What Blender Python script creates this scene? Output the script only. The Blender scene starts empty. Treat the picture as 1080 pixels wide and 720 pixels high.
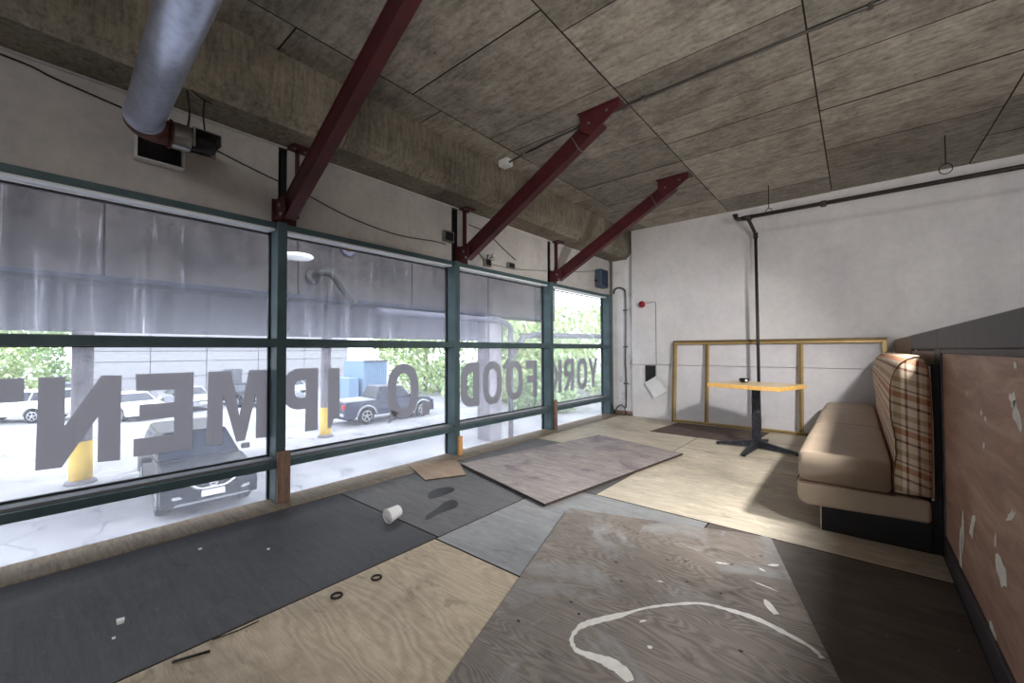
import bpy, bmesh, math, random
from math import sin, cos, pi, radians as R
from mathutils import Vector, Matrix, Euler
random.seed(7)
SC = bpy.context.scene
COL = SC.collection

# ------------------------------------------------------------------ scene settings
SC.view_settings.view_transform = 'Standard'
SC.view_settings.look = 'None'
SC.view_settings.gamma = 1.0
SC.view_settings.use_curve_mapping = False
SC.view_settings.exposure = 0.32
SC.cycles.use_denoising = True
SC.cycles.max_bounces = 10
SC.cycles.diffuse_bounces = 5
SC.cycles.transparent_max_bounces = 16
SC.cycles.sample_clamp_indirect = 6.0

# ------------------------------------------------------------------ camera
H = 1.145
cd = bpy.data.cameras.new('camera')
cam = bpy.data.objects.new('camera', cd); COL.objects.link(cam)
cd.sensor_width = 36.0
cd.lens = 36.0 * 433.054 / 1080.0
cd.clip_start = 0.05; cd.clip_end = 400
yaw, pit, rol = 0.697844, 0.0211708, -0.0028251
fw = Vector((-sin(yaw)*cos(pit), cos(yaw)*cos(pit), sin(pit)))
rt = Vector((cos(yaw), sin(yaw), 0)); up = rt.cross(fw)
rt, up = cos(rol)*rt + sin(rol)*up, -sin(rol)*rt + cos(rol)*up
cam.matrix_world = Matrix(((rt.x, up.x, -fw.x, 0), (rt.y, up.y, -fw.y, 0), (rt.z, up.z, -fw.z, H), (0, 0, 0, 1)))
SC.camera = cam

# ------------------------------------------------------------------ material helper
def srgb(r, g, b):
    f = lambda c: (c/255/12.92) if c/255 <= .04045 else ((c/255+.055)/1.055)**2.4
    return (f(r), f(g), f(b), 1)

class Mat:
    def __init__(s, name, rough=.6, metal=0.0, spec=.4):
        s.m = bpy.data.materials.new(name); s.m.use_nodes = True
        s.t = s.m.node_tree; s.t.nodes.clear()
        s.out = s.n('ShaderNodeOutputMaterial')
        s.b = s.n('ShaderNodeBsdfPrincipled')
        s.b.inputs['Roughness'].default_value = rough
        s.b.inputs['Metallic'].default_value = metal
        s.b.inputs['Specular IOR Level'].default_value = spec
        s.l(s.b.outputs[0], s.out.inputs[0])
        s._tc = None
    def n(s, typ, **kw):
        nd = s.t.nodes.new(typ)
        for k, v in kw.items(): setattr(nd, k, v)
        return nd
    def l(s, a, b): s.t.links.new(a, b)
    def put(s, sock, v):
        if isinstance(v, bpy.types.NodeSocket): s.l(v, sock)
        elif hasattr(sock.default_value, '__len__') and not hasattr(v, '__len__'): sock.default_value = (v,)*len(sock.default_value)
        else: sock.default_value = v
    @property
    def co(s):
        if s._tc is None: s._tc = s.n('ShaderNodeTexCoord')
        return s._tc.outputs['Object']
    def mapped(s, scale=(1, 1, 1), rot=(0, 0, 0), loc=(0, 0, 0), vec=None):
        m = s.n('ShaderNodeMapping')
        m.inputs['Scale'].default_value = scale; m.inputs['Rotation'].default_value = rot; m.inputs['Location'].default_value = loc
        s.l(vec or s.co, m.inputs[0]); return m.outputs[0]
    def noise(s, scale=5, detail=4, rough=.55, dist=0, vec=None):
        k = s.n('ShaderNodeTexNoise')
        k.inputs['Scale'].default_value = scale; k.inputs['Detail'].default_value = detail
        k.inputs['Roughness'].default_value = rough; k.inputs['Distortion'].default_value = dist
        s.l(vec or s.co, k.inputs['Vector']); return k.outputs['Fac']
    def wave(s, scale=5, dist=2, detail=2, dscale=1, vec=None, d='X', typ='BANDS'):
        k = s.n('ShaderNodeTexWave', wave_type=typ)
        if typ == 'BANDS': k.bands_direction = d
        k.inputs['Scale'].default_value = scale; k.inputs['Distortion'].default_value = dist
        k.inputs['Detail'].default_value = detail; k.inputs['Detail Scale'].default_value = dscale
        s.l(vec or s.co, k.inputs['Vector']); return k.outputs['Fac']
    def voro(s, scale=5, feature='F1', vec=None, out='Distance', rnd=1):
        k = s.n('ShaderNodeTexVoronoi', feature=feature)
        k.inputs['Scale'].default_value = scale; k.inputs['Randomness'].default_value = rnd
        s.l(vec or s.co, k.inputs['Vector']); return k.outputs[out]
    def ramp(s, fac, stops, interp='LINEAR'):
        r = s.n('ShaderNodeValToRGB'); r.color_ramp.interpolation = interp
        e = r.color_ramp.elements
        while len(e) > 1: e.remove(e[-1])
        for i, (p, c) in enumerate(stops):
            if not hasattr(c, '__len__'): c = (c, c, c, 1)
            el = e[0] if i == 0 else e.new(p)
            el.position = p; el.color = c
        s.l(fac, r.inputs[0]); return r.outputs[0]
    def mix(s, fac, a, b, mode='MIX'):
        k = s.n('ShaderNodeMix', data_type='RGBA', blend_type=mode)
        s.put(k.inputs[0], fac); s.put(k.inputs[6], a); s.put(k.inputs[7], b); return k.outputs[2]
    def math(s, op, a, b=None, clamp=False):
        k = s.n('ShaderNodeMath', operation=op); k.use_clamp = clamp
        s.put(k.inputs[0], a)
        if b is not None: s.put(k.inputs[1], b)
        return k.outputs[0]
    def xyz(s):
        k = s.n('ShaderNodeSeparateXYZ'); s.l(s.co, k.inputs[0]); return k.outputs
    def island(s):
        return s.n('ShaderNodeNewGeometry').outputs['Random Per Island']
    def objrand(s):
        return s.n('ShaderNodeObjectInfo').outputs['Random']
    def color(s, c): s.put(s.b.inputs['Base Color'], c)
    def rough(s, c): s.put(s.b.inputs['Roughness'], c)
    def bump(s, h, strength=.3, dist=.01):
        k = s.n('ShaderNodeBump'); k.inputs['Strength'].default_value = strength; k.inputs['Distance'].default_value = dist
        s.l(h, k.inputs['Height']); s.l(k.outputs[0], s.b.inputs['Normal'])

def plain(name, c, rough=.6, metal=0., vary=.12, scale=12, spec=.4):
    m = Mat(name, rough, metal, spec)
    n = m.noise(scale, 4)
    lo = tuple(x*(1-vary) for x in c[:3])+(1,); hi = tuple(min(1, x*(1+vary)) for x in c[:3])+(1,)
    m.color(m.ramp(n, [(.3, lo), (.7, hi)]))
    return m.m

def concrete(name, base, tint, stri=(1, 14, 14), rot=0, dark=.6, isl=.25):
    m = Mat(name, .85, 0, .2)
    big = m.noise(.8, 4, .6)
    c = m.mix(m.ramp(big, [(.35, 0), (.65, 1)]), base, tint)
    st = m.noise(3.2, 5, .7, 0, m.mapped(stri, (0, 0, rot)))
    c = m.mix(.75, c, m.ramp(st, [(.28, dark*.6), (.48, .92), (.7, 1.3)]), 'MULTIPLY')
    blot = m.noise(2.6, 6, .72)
    c = m.mix(.8, c, m.ramp(blot, [(.3, .45), (.47, .95), (.68, 1.28)]), 'MULTIPLY')
    pit = m.voro(9, 'F1')
    c = m.mix(m.ramp(pit, [(.035, .75), (.06, 0)]), c, (.03, .028, .025, 1))
    fine = m.noise(24, 6, .8)
    c = m.mix(.8, c, m.ramp(fine, [(.3, .6), (.48, .98), (.7, 1.25)]), 'MULTIPLY')
    if isl:
        c = m.mix(isl, c, m.ramp(m.island(), [(0, .45), (1, 1.35)]), 'MULTIPLY')
    m.color(c); m.bump(st, .25, .01)
    return m.m

def plywood(name, c1, c2, grain=6, rot=0, seed=0, dist=7, mark=.35, rough=.62, stain=None, swirl=True):
    m = Mat(name, rough, 0, .35)
    v = m.mapped((.55, 3.2, 1), (0, 0, rot), (seed*3.1, seed*1.7, seed))
    if swirl:
        n0 = m.noise(1.5, 3, .45, .3, m.mapped((.55, 2.2, 1), (0, 0, rot), (seed*1.3, seed*2.2, seed)))
        g = m.math('SINE', m.math('MULTIPLY', n0, grain*16.0))
        g = m.math('ADD', m.math('MULTIPLY', g, .5), .5)
        pt = m.noise(1.3, 3, .6, 0, m.mapped((1, 1, 1), (0, 0, 0), (seed*4, seed, 2)))
        g = m.math('ADD', m.math('MULTIPLY', g, m.ramp(pt, [(.35, .25), (.65, .9)])), .1)
    else:
        g = m.ramp(m.noise(grain*1.6, 6, .72, .5, m.mapped((.8, 9, 1), (0, 0, rot), (seed, seed*2, 0))), [(.34, 0), (.62, 1)])
    fib = m.noise(9, 5, .7, 0, m.mapped((1.2, 26, 1), (0, 0, rot)))
    c = m.mix(g, c2, c1)
    c = m.mix(.5, c, m.ramp(fib, [(.3, .5), (.5, .95), (.72, 1.25)]), 'MULTIPLY')
    blot = m.noise(1.7, 6, .65, .4, m.mapped((1, 1, 1), (0, 0, 0), (seed*5, seed*2, 0)))
    c = m.mix(.75, c, m.ramp(blot, [(.3, .62), (.5, 1.0), (.72, 1.22)]), 'MULTIPLY')
    if stain:
        sn = m.noise(2.4, 6, .6, .8, m.mapped((1, 1, 1), (0, 0, 0), (seed*2+9, seed, 4)))
        c = m.mix(m.ramp(sn, [(.52, 0), (.66, .75)]), c, stain)
    gr_ = m.noise(5.5, 8, .75, .6, m.mapped((1, 1.8, 1), (0, 0, rot), (seed*7, seed*3, 1)))
    c = m.mix(.85, c, m.ramp(gr_, [(.30, .42), (.42, .92), (.58, 1.0), (.70, 1.3)]), 'MULTIPLY')
    sc_ = m.noise(26, 4, .7, .2, m.mapped((1, 1, 1), (0, 0, 0), (seed*2, 5, 3)))
    c = m.mix(m.ramp(sc_, [(.70, 0), (.76, .45)]), c, (.75, .73, .70, 1))
    sp = m.voro(7, 'F1', m.mapped((1, 1, 1), (0, 0, 0), (seed, seed, 0)))
    c = m.mix(m.ramp(sp, [(.02, mark), (.045, 0)]), c, (.03, .028, .028, 1))
    m.color(c); m.bump(fib, .12, .004)
    m.rough(m.ramp(blot, [(.3, rough-.12), (.7, rough+.12)]))
    return m.m

# ---- setting
M = {}
M['ceil'] = concrete('board-marked concrete', srgb(160, 153, 141), srgb(146, 138, 126), (2.2, 8, 6), 0, .62, .5)
M['seam'] = plain('dark seam concrete', srgb(48, 42, 36), .9)
M['beam'] = concrete('stained beam concrete', srgb(146, 139, 124), srgb(118, 110, 98), (10, 10, 1.2), 0, .5, .4)
def plaster(name, c, c2, dirt=.3):
    m = Mat(name, .75, 0, .25)
    b = m.noise(1.1, 5, .6); f = m.noise(14, 4, .6)
    c = m.mix(m.ramp(b, [(.35, 0), (.65, 1)]), c, c2)
    c = m.mix(dirt, c, m.ramp(f, [(.3, .82), (.6, 1.05)]), 'MULTIPLY')
    dr = m.noise(2.2, 5, .7, 0, m.mapped((1, 1, .6)))
    c = m.mix(dirt, c, m.ramp(dr, [(.35, .8), (.6, 1.05)]), 'MULTIPLY')
    m.color(c); m.bump(f, .06, .004); return m.m
M['plaster'] = plaster('white wall paint', srgb(224, 221, 220), srgb(210, 207, 209))
M['plaster_dirty'] = plaster('dusty white wallboard', srgb(200, 196, 190), srgb(184, 180, 178), .5)
m = Mat('rough painted concrete', .85, 0, .2)
cn = m.noise(3, 6, .7)
c = m.ramp(cn, [(.3, srgb(176, 178, 184)), (.45, srgb(222, 222, 225)), (.7, srgb(236, 236, 236))])
c = m.mix(m.ramp(m.voro(6.5), [(.03, .8), (.055, 0)]), c, (.08, .08, .08, 1))
m.color(c); m.bump(cn, .3, .01); M['column_conc'] = m.m
M['subfloor'] = plain('dark subfloor', srgb(40, 36, 34), .8)
M['ply_edge'] = plain('dark plywood edge', srgb(58, 48, 42), .8)
M['sill'] = plywood('weathered sill plank', srgb(150, 136, 118), srgb(118, 104, 90), 3, R(90), 3, swirl=False)
M['ply_dark'] = plywood('black painted plywood', srgb(78, 77, 80), srgb(66, 66, 71), 2, R(90), 1, mark=.2, rough=.55, swirl=False)
M['ply_grey'] = plywood('charcoal painted plywood', srgb(112, 110, 110), srgb(94, 93, 95), 2, R(90), 2, mark=.2, rough=.55, swirl=False)
M['ply_light'] = plywood('pale grey painted plywood', srgb(152, 152, 152), srgb(134, 134, 136), 2, R(90), 5, mark=.3, rough=.5, swirl=False)
M['ply_tan'] = plywood('bare tan plywood', srgb(204, 188, 164), srgb(182, 164, 140), 9, R(25), 4, mark=.5)
M['ply_bare'] = plywood('sanded blond plywood', srgb(204, 194, 176), srgb(180, 168, 148), 2.5, R(0), 6, mark=.4, swirl=False)
M['ply_worn'] = plywood('worn grey brown plywood', srgb(152, 142, 132), srgb(118, 109, 102), 17, R(-72), 7, mark=.7, stain=srgb(160, 160, 160))
M['ply_purple'] = plywood('purple grey stained plywood', srgb(176, 166, 160), srgb(132, 122, 124), 3, R(-15), 8, mark=.7, stain=srgb(112, 96, 110), swirl=False)
M['ply_brown'] = plywood('dirty brown plywood', srgb(106, 98, 92), srgb(90, 82, 77), 3, 0, 9, mark=.3)
M['ply_scrap'] = plywood('thin brown hardboard', srgb(172, 150, 130), srgb(154, 132, 114), 2, 0, 11, mark=.2, swirl=False)
M['mat'] = plain('dark brown floor mat', srgb(88, 74, 66), .9, 0, .3, 8)
m = Mat('reddish brown panelling', .5, 0, .4)
v = m.mapped((1, 1, 3), (R(35), 0, 0))
g = m.noise(3, 6, .7, .6, m.mapped((1, .6, 4), (R(-40), 0, 0)))
c = m.ramp(g, [(.3, srgb(136, 104, 88)), (.5, srgb(168, 130, 110)), (.72, srgb(192, 160, 142))])
b = m.noise(1.6, 5, .6)
c = m.mix(.6, c, m.ramp(b, [(.3, .68), (.7, 1.2)]), 'MULTIPLY')
m.color(c); m.rough(m.ramp(b, [(.3, .35), (.7, .6)])); M['panel'] = m.m
M['dark_trim'] = plain('dark plum painted trim', srgb(62, 55, 60), .5, 0, .25, 9)
M['black_wood'] = plain('black painted wood', srgb(24, 23, 25), .55, 0, .3)
M['brown_wood'] = plywood('brown bare trim wood', srgb(140, 112, 86), srgb(112, 88, 66), 3, R(90), 12, swirl=False)
M['chip'] = plain('bare white chip', srgb(226, 218, 208), .8, 0, .08, 30)
# ---- window
M['teal'] = plain('dark teal painted aluminium', srgb(70, 90, 95), .45, .1, .2, 6)
M['pale_alu'] = plain('pale aluminium glazing bead', srgb(236, 240, 244), .4, 0, .04)
M['grey_alu'] = plain('grey aluminium bead', srgb(112, 114, 120), .5, .2, .1)
M['gasket'] = plain('black gasket', srgb(20, 24, 30), .6)
def glass(name, veil, streak, z0=0, z1=1, low=0., clear=(.93, .95, .97, 1)):
    """pane with dust that gathers towards its bottom edge (z0..z1: pane height range in world metres)"""
    m = Mat(name)
    t = m.t; t.nodes.remove(m.b)
    tr = m.n('ShaderNodeBsdfTransparent'); tr.inputs[0].default_value = clear
    di = m.n('ShaderNodeBsdfTranslucent'); di.inputs[0].default_value = (.80, .82, .92, 1)
    gl = m.n('ShaderNodeBsdfGlossy'); gl.inputs['Roughness'].default_value = .15; gl.inputs[0].default_value = (1, 1, 1, 1)
    dust = m.noise(1.4, 5, .6); drip = m.noise(22, 4, .7, 0, m.mapped((1, 1, .05)))
    spk = m.noise(38, 3, .8, 0, m.mapped((1, 1, .45)))
    f = m.math('MULTIPLY', m.ramp(dust, [(.3, .7), (.7, 1.25)]), veil)
    if low:
        z = m.xyz()[2]
        k = m.math('DIVIDE', m.math('SUBTRACT', z1, z), z1-z0, True)
        k = m.math('MULTIPLY', m.math('POWER', k, 2.2), low)
        f = m.math('ADD', f, m.math('MULTIPLY', k, m.ramp(drip, [(.35, .55), (.7, 1.3)])))
    f = m.math('ADD', f, m.math('MULTIPLY', m.ramp(drip, [(.61, 0), (.72, 1)]), streak))
    f = m.math('ADD', f, m.math('MULTIPLY', m.ramp(spk, [(.70, 0), (.78, 1)]), streak), True)
    a = m.n('ShaderNodeMixShader'); m.l(f, a.inputs[0]); m.l(tr.outputs[0], a.inputs[1]); m.l(di.outputs[0], a.inputs[2])
    fr = m.n('ShaderNodeFresnel'); fr.inputs[0].default_value = 1.35
    b = m.n('ShaderNodeMixShader'); m.l(m.math('MULTIPLY', fr.outputs[0], .35), b.inputs[0]); m.l(a.outputs[0], b.inputs[1]); m.l(gl.outputs[0], b.inputs[2])
    m.l(b.outputs[0], m.out.inputs[0]); return m.m
M['glass_top'] = glass('dusty streaked upper glass', .009, .24, 1.236, 2.062, .17)
M['glass_mid'] = glass('dusty middle glass', .075, .05)
M['glass_low'] = glass('dusty lower glass', .085, .12)
M['glass_frame'] = glass('thin clear frame glass', .002, 0, clear=(.99, .99, 1, 1))
m = Mat('grey vinyl lettering', .6, 0, .2)
nz = m.noise(3, 4)
m.color(m.ramp(nz, [(.3, srgb(104, 103, 106)), (.7, srgb(122, 121, 124))]))
tl_ = m.n('ShaderNodeBsdfTranslucent'); tl_.inputs[0].default_value = (.62, .60, .62, 1); ms_ = m.n('ShaderNodeMixShader'); ms_.inputs[0].default_value = .6
m.l(m.b.outputs[0], ms_.inputs[1]); m.l(tl_.outputs[0], ms_.inputs[2]); m.l(ms_.outputs[0], m.out.inputs[0])
M['vinyl'] = m.m
# ---- interior things
M['red'] = plain('oxblood red steel paint', srgb(70, 24, 28), .5, 0, .28, 5)
M['steel'] = plain('brushed grey steel', srgb(150, 148, 146), .35, .9, .1)
M['rust'] = plain('rusty brown steel', srgb(92, 56, 46), .7, .2, .5, 25)
M['dark_metal'] = plain('dark iron', srgb(44, 42, 42), .5, .5, .25)
m = Mat('galvanised duct', .34, .7, .5)
sp = m.voro(26, 'F1'); nz = m.noise(6, 6, .75, 0, m.mapped((.5, 1, 1)))
c = m.mix(.35, srgb(190, 195, 214), m.ramp(sp, [(.1, .6), (.7, 1.1)]), 'MULTIPLY'); c = m.mix(.8, c, m.ramp(nz, [(.32, .5), (.45, .9), (.6, 1.08)]), 'MULTIPLY')
m.color(c); M['duct'] = m.m
M['pipe'] = plain('black iron pipe', srgb(62, 54, 51), .5, .4, .3, 20)
M['cable'] = plain('black cable', srgb(30, 28, 28), .6)
M['cable_grey'] = plain('grey cable', srgb(120, 118, 116), .6)
M['white_plastic'] = plain('white plastic', srgb(225, 226, 228), .45, 0, .05)
M['emt'] = plain('conduit steel', srgb(96, 92, 88), .35, .7, .12)
M['alarm'] = plain('red alarm plastic', srgb(150, 32, 38), .35, 0, .1)
M['speaker'] = plain('blue grey speaker cabinet', srgb(72, 84, 102), .5, 0, .15)
M['grille'] = plain('dark speaker grille', srgb(40, 50, 70), .8, 0, .2, 60)
M['gold'] = plain('anodised gold aluminium', srgb(168, 142, 92), .38, .45, .12, 9)
M['gold_dark'] = plain('bronze channel', srgb(112, 92, 62), .45, .4, .15, 9)
M['vinyl_tan'] = plain('tan bench vinyl', srgb(172, 154, 134), .5, 0, .1, 5)
M['vinyl_seam'] = plain('brown seam thread', srgb(116, 82, 62), .7)
M['piping'] = plain('cream piping', srgb(222, 206, 184), .6)
m = Mat('plaid upholstery', .85, 0, .2)
X, Y, Z = m.xyz()
u = m.math('ADD', Y, X); vv = m.math('ADD', Z, m.math('MULTIPLY', X, .35))
def stripes(u, period, stops):
    fr = m.math('FRACT', m.math('MULTIPLY', u, 1/period)); return m.ramp(fr, stops, 'CONSTANT')
cream, rust, brown, olive = srgb(236, 222, 200), srgb(186, 112, 66), srgb(128, 78, 64), srgb(182, 160, 122)
cu = stripes(u, .235, [(0, cream), (.16, brown), (.21, cream), (.34, rust), (.52, cream), (.58, brown), (.62, cream), (.74, olive), (.88, cream), (.95, brown)])
cv = stripes(vv, .21, [(0, cream), (.2, brown), (.27, cream), (.42, rust), (.58, cream), (.66, brown), (.70, cream), (.85, olive)])
c = m.mix(.5, cu, cv)
c = m.mix(.8, c, m.mix(1, cu, cv, 'MULTIPLY'))
c = m.mix(.55, c, m.mix(.5, cu, cv))
wv = m.noise(220, 2)
c = m.mix(.4, c, m.ramp(wv, [(.35, .75), (.65, 1.15)]), 'MULTIPLY')
m.color(c); M['plaid'] = m.m
M['laminate'] = plain('pale laminate table top', srgb(238, 214, 172), .3, 0, .06, 4)
M['table_edge'] = plain('orange wood table edge', srgb(240, 190, 108), .4, 0, .12, 20)
m = Mat('scuffed black table base', .45, .4, .5)
s1 = m.noise(20, 6, .75)
m.color(m.ramp(s1, [(.4, srgb(34, 34, 40)), (.62, srgb(60, 62, 72)), (.74, srgb(140, 140, 148))])); M['table_base'] = m.m
M['black_dish'] = plain('black plastic dish', srgb(22, 22, 26), .25, 0, .1)
M['paper_cup'] = plain('white paper cup', srgb(236, 236, 236), .6, 0, .04)
M['cup_in'] = plain('cup base card', srgb(214, 212, 210), .7, 0, .05)
M['block_grey'] = plywood('weathered wood block', srgb(150, 122, 106), srgb(116, 92, 80), 3, 0, 13, mark=.1, swirl=False)
M['block_pine'] = plywood('new pine block', srgb(226, 172, 110), srgb(206, 150, 92), 3, 0, 14, mark=.1, swirl=False)
M['paint_drip'] = plain('dried white paint', srgb(226, 222, 214), .7, 0, .1, 40)
M['stain_wet'] = plain('oily dark stain', srgb(34, 33, 34), .4, 0, .1)
# ---- exterior
m = Mat('cracked asphalt', .8, 0, .3)
n1 = m.noise(.35, 5, .6); n2 = m.noise(9, 4, .7)
c = m.ramp(n1, [(.35, srgb(134, 134, 142)), (.6, srgb(170, 170, 176))])
c = m.mix(.5, c, m.ramp(n2, [(.3, .75), (.65, 1.08)]), 'MULTIPLY')
wp = m.n('ShaderNodeVectorMath', operation='ADD'); m.l(m.co, wp.inputs[0])
nn = m.n('ShaderNodeTexNoise'); nn.inputs['Scale'].default_value = .8; m.l(m.co, nn.inputs['Vector'])
sc_ = m.n('ShaderNodeVectorMath', operation='SCALE'); m.l(nn.outputs['Color'], sc_.inputs[0]); sc_.inputs['Scale'].default_value = 1.6
m.l(sc_.outputs[0], wp.inputs[1])
ck = m.voro(.33, 'DISTANCE_TO_EDGE', wp.outputs[0])
c = m.mix(m.ramp(ck, [(.004, .45), (.012, 0)]), c, srgb(62, 62, 72))
pd = m.noise(.6, 6, .65, .3)
c = m.mix(m.ramp(pd, [(.58, 0), (.66, .65)]), c, srgb(70, 70, 84))
m.color(c); M['asphalt'] = m.m
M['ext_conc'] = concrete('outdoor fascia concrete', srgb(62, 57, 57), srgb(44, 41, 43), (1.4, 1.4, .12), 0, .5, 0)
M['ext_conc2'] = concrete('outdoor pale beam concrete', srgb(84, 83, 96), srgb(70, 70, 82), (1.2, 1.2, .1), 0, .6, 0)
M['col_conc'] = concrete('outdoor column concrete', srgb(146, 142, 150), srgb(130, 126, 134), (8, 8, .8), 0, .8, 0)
M['underside_shade'] = plain('slate blue underside shade', srgb(34, 36, 48), .9, spec=.05)  # shade below the near beam, given as a dark colour
M['yellow'] = plain('worn yellow paint', srgb(236, 198, 92), .6, 0, .12, 6)
M['bldg'] = plain('white metal siding', srgb(156, 156, 162), .7, 0, .03, spec=.1)
M['bldg_joint'] = plain('grey siding joint', srgb(96, 98, 104), .8, spec=.1)
M['leaf'] = None
def leafmat(name, a, b):
    m = Mat(name, .7, 0, .2)
    m.color(m.mix(m.island(), a, b))
    m.b.inputs['Transmission Weight'].default_value = 0
    return m.m
M['leaf_a'] = leafmat('mid green leaves', srgb(150, 176, 112), srgb(218, 230, 176))
M['leaf_b'] = leafmat('blue green leaves', srgb(136, 168, 120), srgb(200, 218, 168))
M['bark'] = plain('brown bark', srgb(96, 80, 66), .9)
M['car_dark'] = plain('black blue car paint', srgb(18, 22, 34), .35, 0, .05, spec=.2)
M['car_blue'] = plain('slate blue car paint', srgb(48, 53, 78), .3, 0, .05, spec=.35)
M['car_white'] = plain('white car paint', srgb(236, 236, 236), .25, 0, .02, spec=.6)
M['car_silver'] = plain('silver car paint', srgb(176, 180, 188), .25, .4, .03, spec=.6)
M['car_glass'] = plain('dark car glass', srgb(34, 42, 60), .15, 0, .05, spec=.5)
M['tyre'] = plain('black tyre', srgb(34, 34, 36), .8)
M['rim'] = plain('alloy rim', srgb(180, 182, 188), .3, .7, .05)
M['chrome'] = plain('chrome trim', srgb(214, 216, 220), .12, .9, .03)
M['lamp_glass'] = plain('clear headlamp', srgb(226, 230, 236), .1, .2, .05, spec=.8)
M['tail'] = plain('red tail lamp', srgb(214, 50, 60), .2)
M['plate'] = plain('white licence plate', srgb(238, 238, 238), .5, 0, .03)
M['container'] = plain('blue grey corrugated steel', srgb(124, 148, 176), .6, .1, .08)
M['lamp_white'] = plain('white lamp shade', srgb(238, 238, 236), .4, 0, .03)

# ------------------------------------------------------------------ geometry helper
class MB:
    def __init__(s): s.v = []; s.f = []; s.mi = []; s.sm = []
    def add(s, vs, fs, mi=0, sm=False):
        o = len(s.v); s.v += [Vector(p) for p in vs]
        for f in fs: s.f.append([o+i for i in f]); s.mi.append(mi); s.sm.append(sm)
        return s
    def box(s, x0, x1, y0, y1, z0, z1, mi=0):
        P = [(x, y, z) for z in (z0, z1) for y in (y0, y1) for x in (x0, x1)]
        return s.add(P, [(0, 2, 3, 1), (4, 5, 7, 6), (0, 1, 5, 4), (2, 6, 7, 3), (0, 4, 6, 2), (1, 3, 7, 5)], mi)
    def obox(s, c, ax, ay, az, mi=0):
        c = Vector(c); ax, ay, az = Vector(ax), Vector(ay), Vector(az)
        P = [c+ax*i+ay*j+az*k for k in (-1, 1) for j in (-1, 1) for i in (-1, 1)]
        return s.add(P, [(0, 2, 3, 1), (4, 5, 7, 6), (0, 1, 5, 4), (2, 6, 7, 3), (0, 4, 6, 2), (1, 3, 7, 5)], mi)
    def beam(s, a, b, w, h, upv=(0, 0, 1), mi=0):
        a, b = Vector(a), Vector(b); d = (b-a); L = d.length; d.normalize()
        sd = d.cross(Vector(upv)).normalized(); u = sd.cross(d)
        return s.obox((a+b)/2, d*L/2, sd*w/2, u*h/2, mi)
    def prism(s, poly, axis, a, b, mi=0, sm=False):
        """poly of 2-D points extruded along axis from a to b"""
        def P(p, t):
            if axis == 'x': return (t, p[0], p[1])
            if axis == 'y': return (p[0], t, p[1])
            return (p[0], p[1], t)
        n = len(poly)
        area = sum(poly[i][0]*poly[(i+1) % n][1]-poly[(i+1) % n][0]*poly[i][1] for i in range(n))
        if (area > 0) == (axis == 'y'): poly = poly[::-1]
        vs = [P(p, a) for p in poly]+[P(p, b) for p in poly]
        fs = [tuple(range(n))[::-1], tuple(range(n, 2*n))]
        if a > b: fs = [f[::-1] for f in fs]
        for i in range(n):
            q = (i, (i+1) % n, n+(i+1) % n, n+i)
            fs.append(q if a < b else q[::-1])
        return s.add(vs, fs, mi, sm)
    def tube(s, pts, r, n=10, mi=0, cap=True):
        pts = [Vector(p) for p in pts]; rs = r if hasattr(r, '__len__') else [r]*len(pts)
        T = []
        for i in range(len(pts)):
            t = (pts[min(i+1, len(pts)-1)]-pts[max(i-1, 0)]).normalized(); T.append(t)
        ref = Vector((0, 0, 1)) if abs(T[0].z) < .9 else Vector((1, 0, 0))
        u = T[0].cross(ref).normalized(); vs = []
        for i, p in enumerate(pts):
            u = (u-T[i]*u.dot(T[i])).normalized(); w = T[i].cross(u)
            for k in range(n):
                a = 2*pi*k/n; vs.append(p+(u*cos(a)+w*sin(a))*rs[i])
        o = len(s.v); s.v += vs
        for i in range(len(pts)-1):
            for k in range(n):
                k2 = (k+1) % n
                s.f.append([o+i*n+k, o+i*n+k2, o+(i+1)*n+k2, o+(i+1)*n+k]); s.mi.append(mi); s.sm.append(True)
        if cap:
            s.f.append([o+k for k in range(n)][::-1]); s.mi.append(mi); s.sm.append(False)
            s.f.append([o+(len(pts)-1)*n+k for k in range(n)]); s.mi.append(mi); s.sm.append(False)
        return s
    def lathe(s, prof, c=(0, 0, 0), axis=(0, 0, 1), n=24, mi=0, sm=True):
        """prof: list of (radius, height along axis)"""
        ax = Vector(axis).normalized(); ref = Vector((1, 0, 0)) if abs(ax.x) < .9 else Vector((0, 1, 0))
        u = ax.cross(ref).normalized(); w = ax.cross(u); c = Vector(c); o = len(s.v)
        for (r, h) in prof:
            for k in range(n):
                a = 2*pi*k/n; s.v.append(c+ax*h+(u*cos(a)+w*sin(a))*r)
        for i in range(len(prof)-1):
            for k in range(n):
                k2 = (k+1) % n
                s.f.append([o+i*n+k, o+i*n+k2, o+(i+1)*n+k2, o+(i+1)*n+k]); s.mi.append(mi); s.sm.append(sm)
        return s
    def build(s, name, mats, parent=None, bevel=0, seg=2, base=None, fix=True):
        me = bpy.data.meshes.new(name)
        off = Vector((0, 0, 0))
        if parent is not None: off = wloc(parent)
        elif base is not None: off = Vector(base)
        me.from_pydata([tuple(p-off) for p in s.v], [], s.f)
        for m_ in (mats if isinstance(mats, (list, tuple)) else [mats]): me.materials.append(m_)
        for p, mi, sm in zip(me.polygons, s.mi, s.sm): p.material_index = mi; p.use_smooth = sm
        if fix:
            bm = bmesh.new(); bm.from_mesh(me)
            bmesh.ops.recalc_face_normals(bm, faces=bm.faces); bm.to_mesh(me); bm.free()
        o = bpy.data.objects.new(name, me); COL.objects.link(o)
        if parent is not None: o.parent = parent
        else: o.location = off
        if bevel:
            b = o.modifiers.new('bevel', 'BEVEL'); b.width = bevel; b.segments = seg; b.limit_method = 'ANGLE'; b.angle_limit = R(40)
            b.harden_normals = False
        return o

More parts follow.
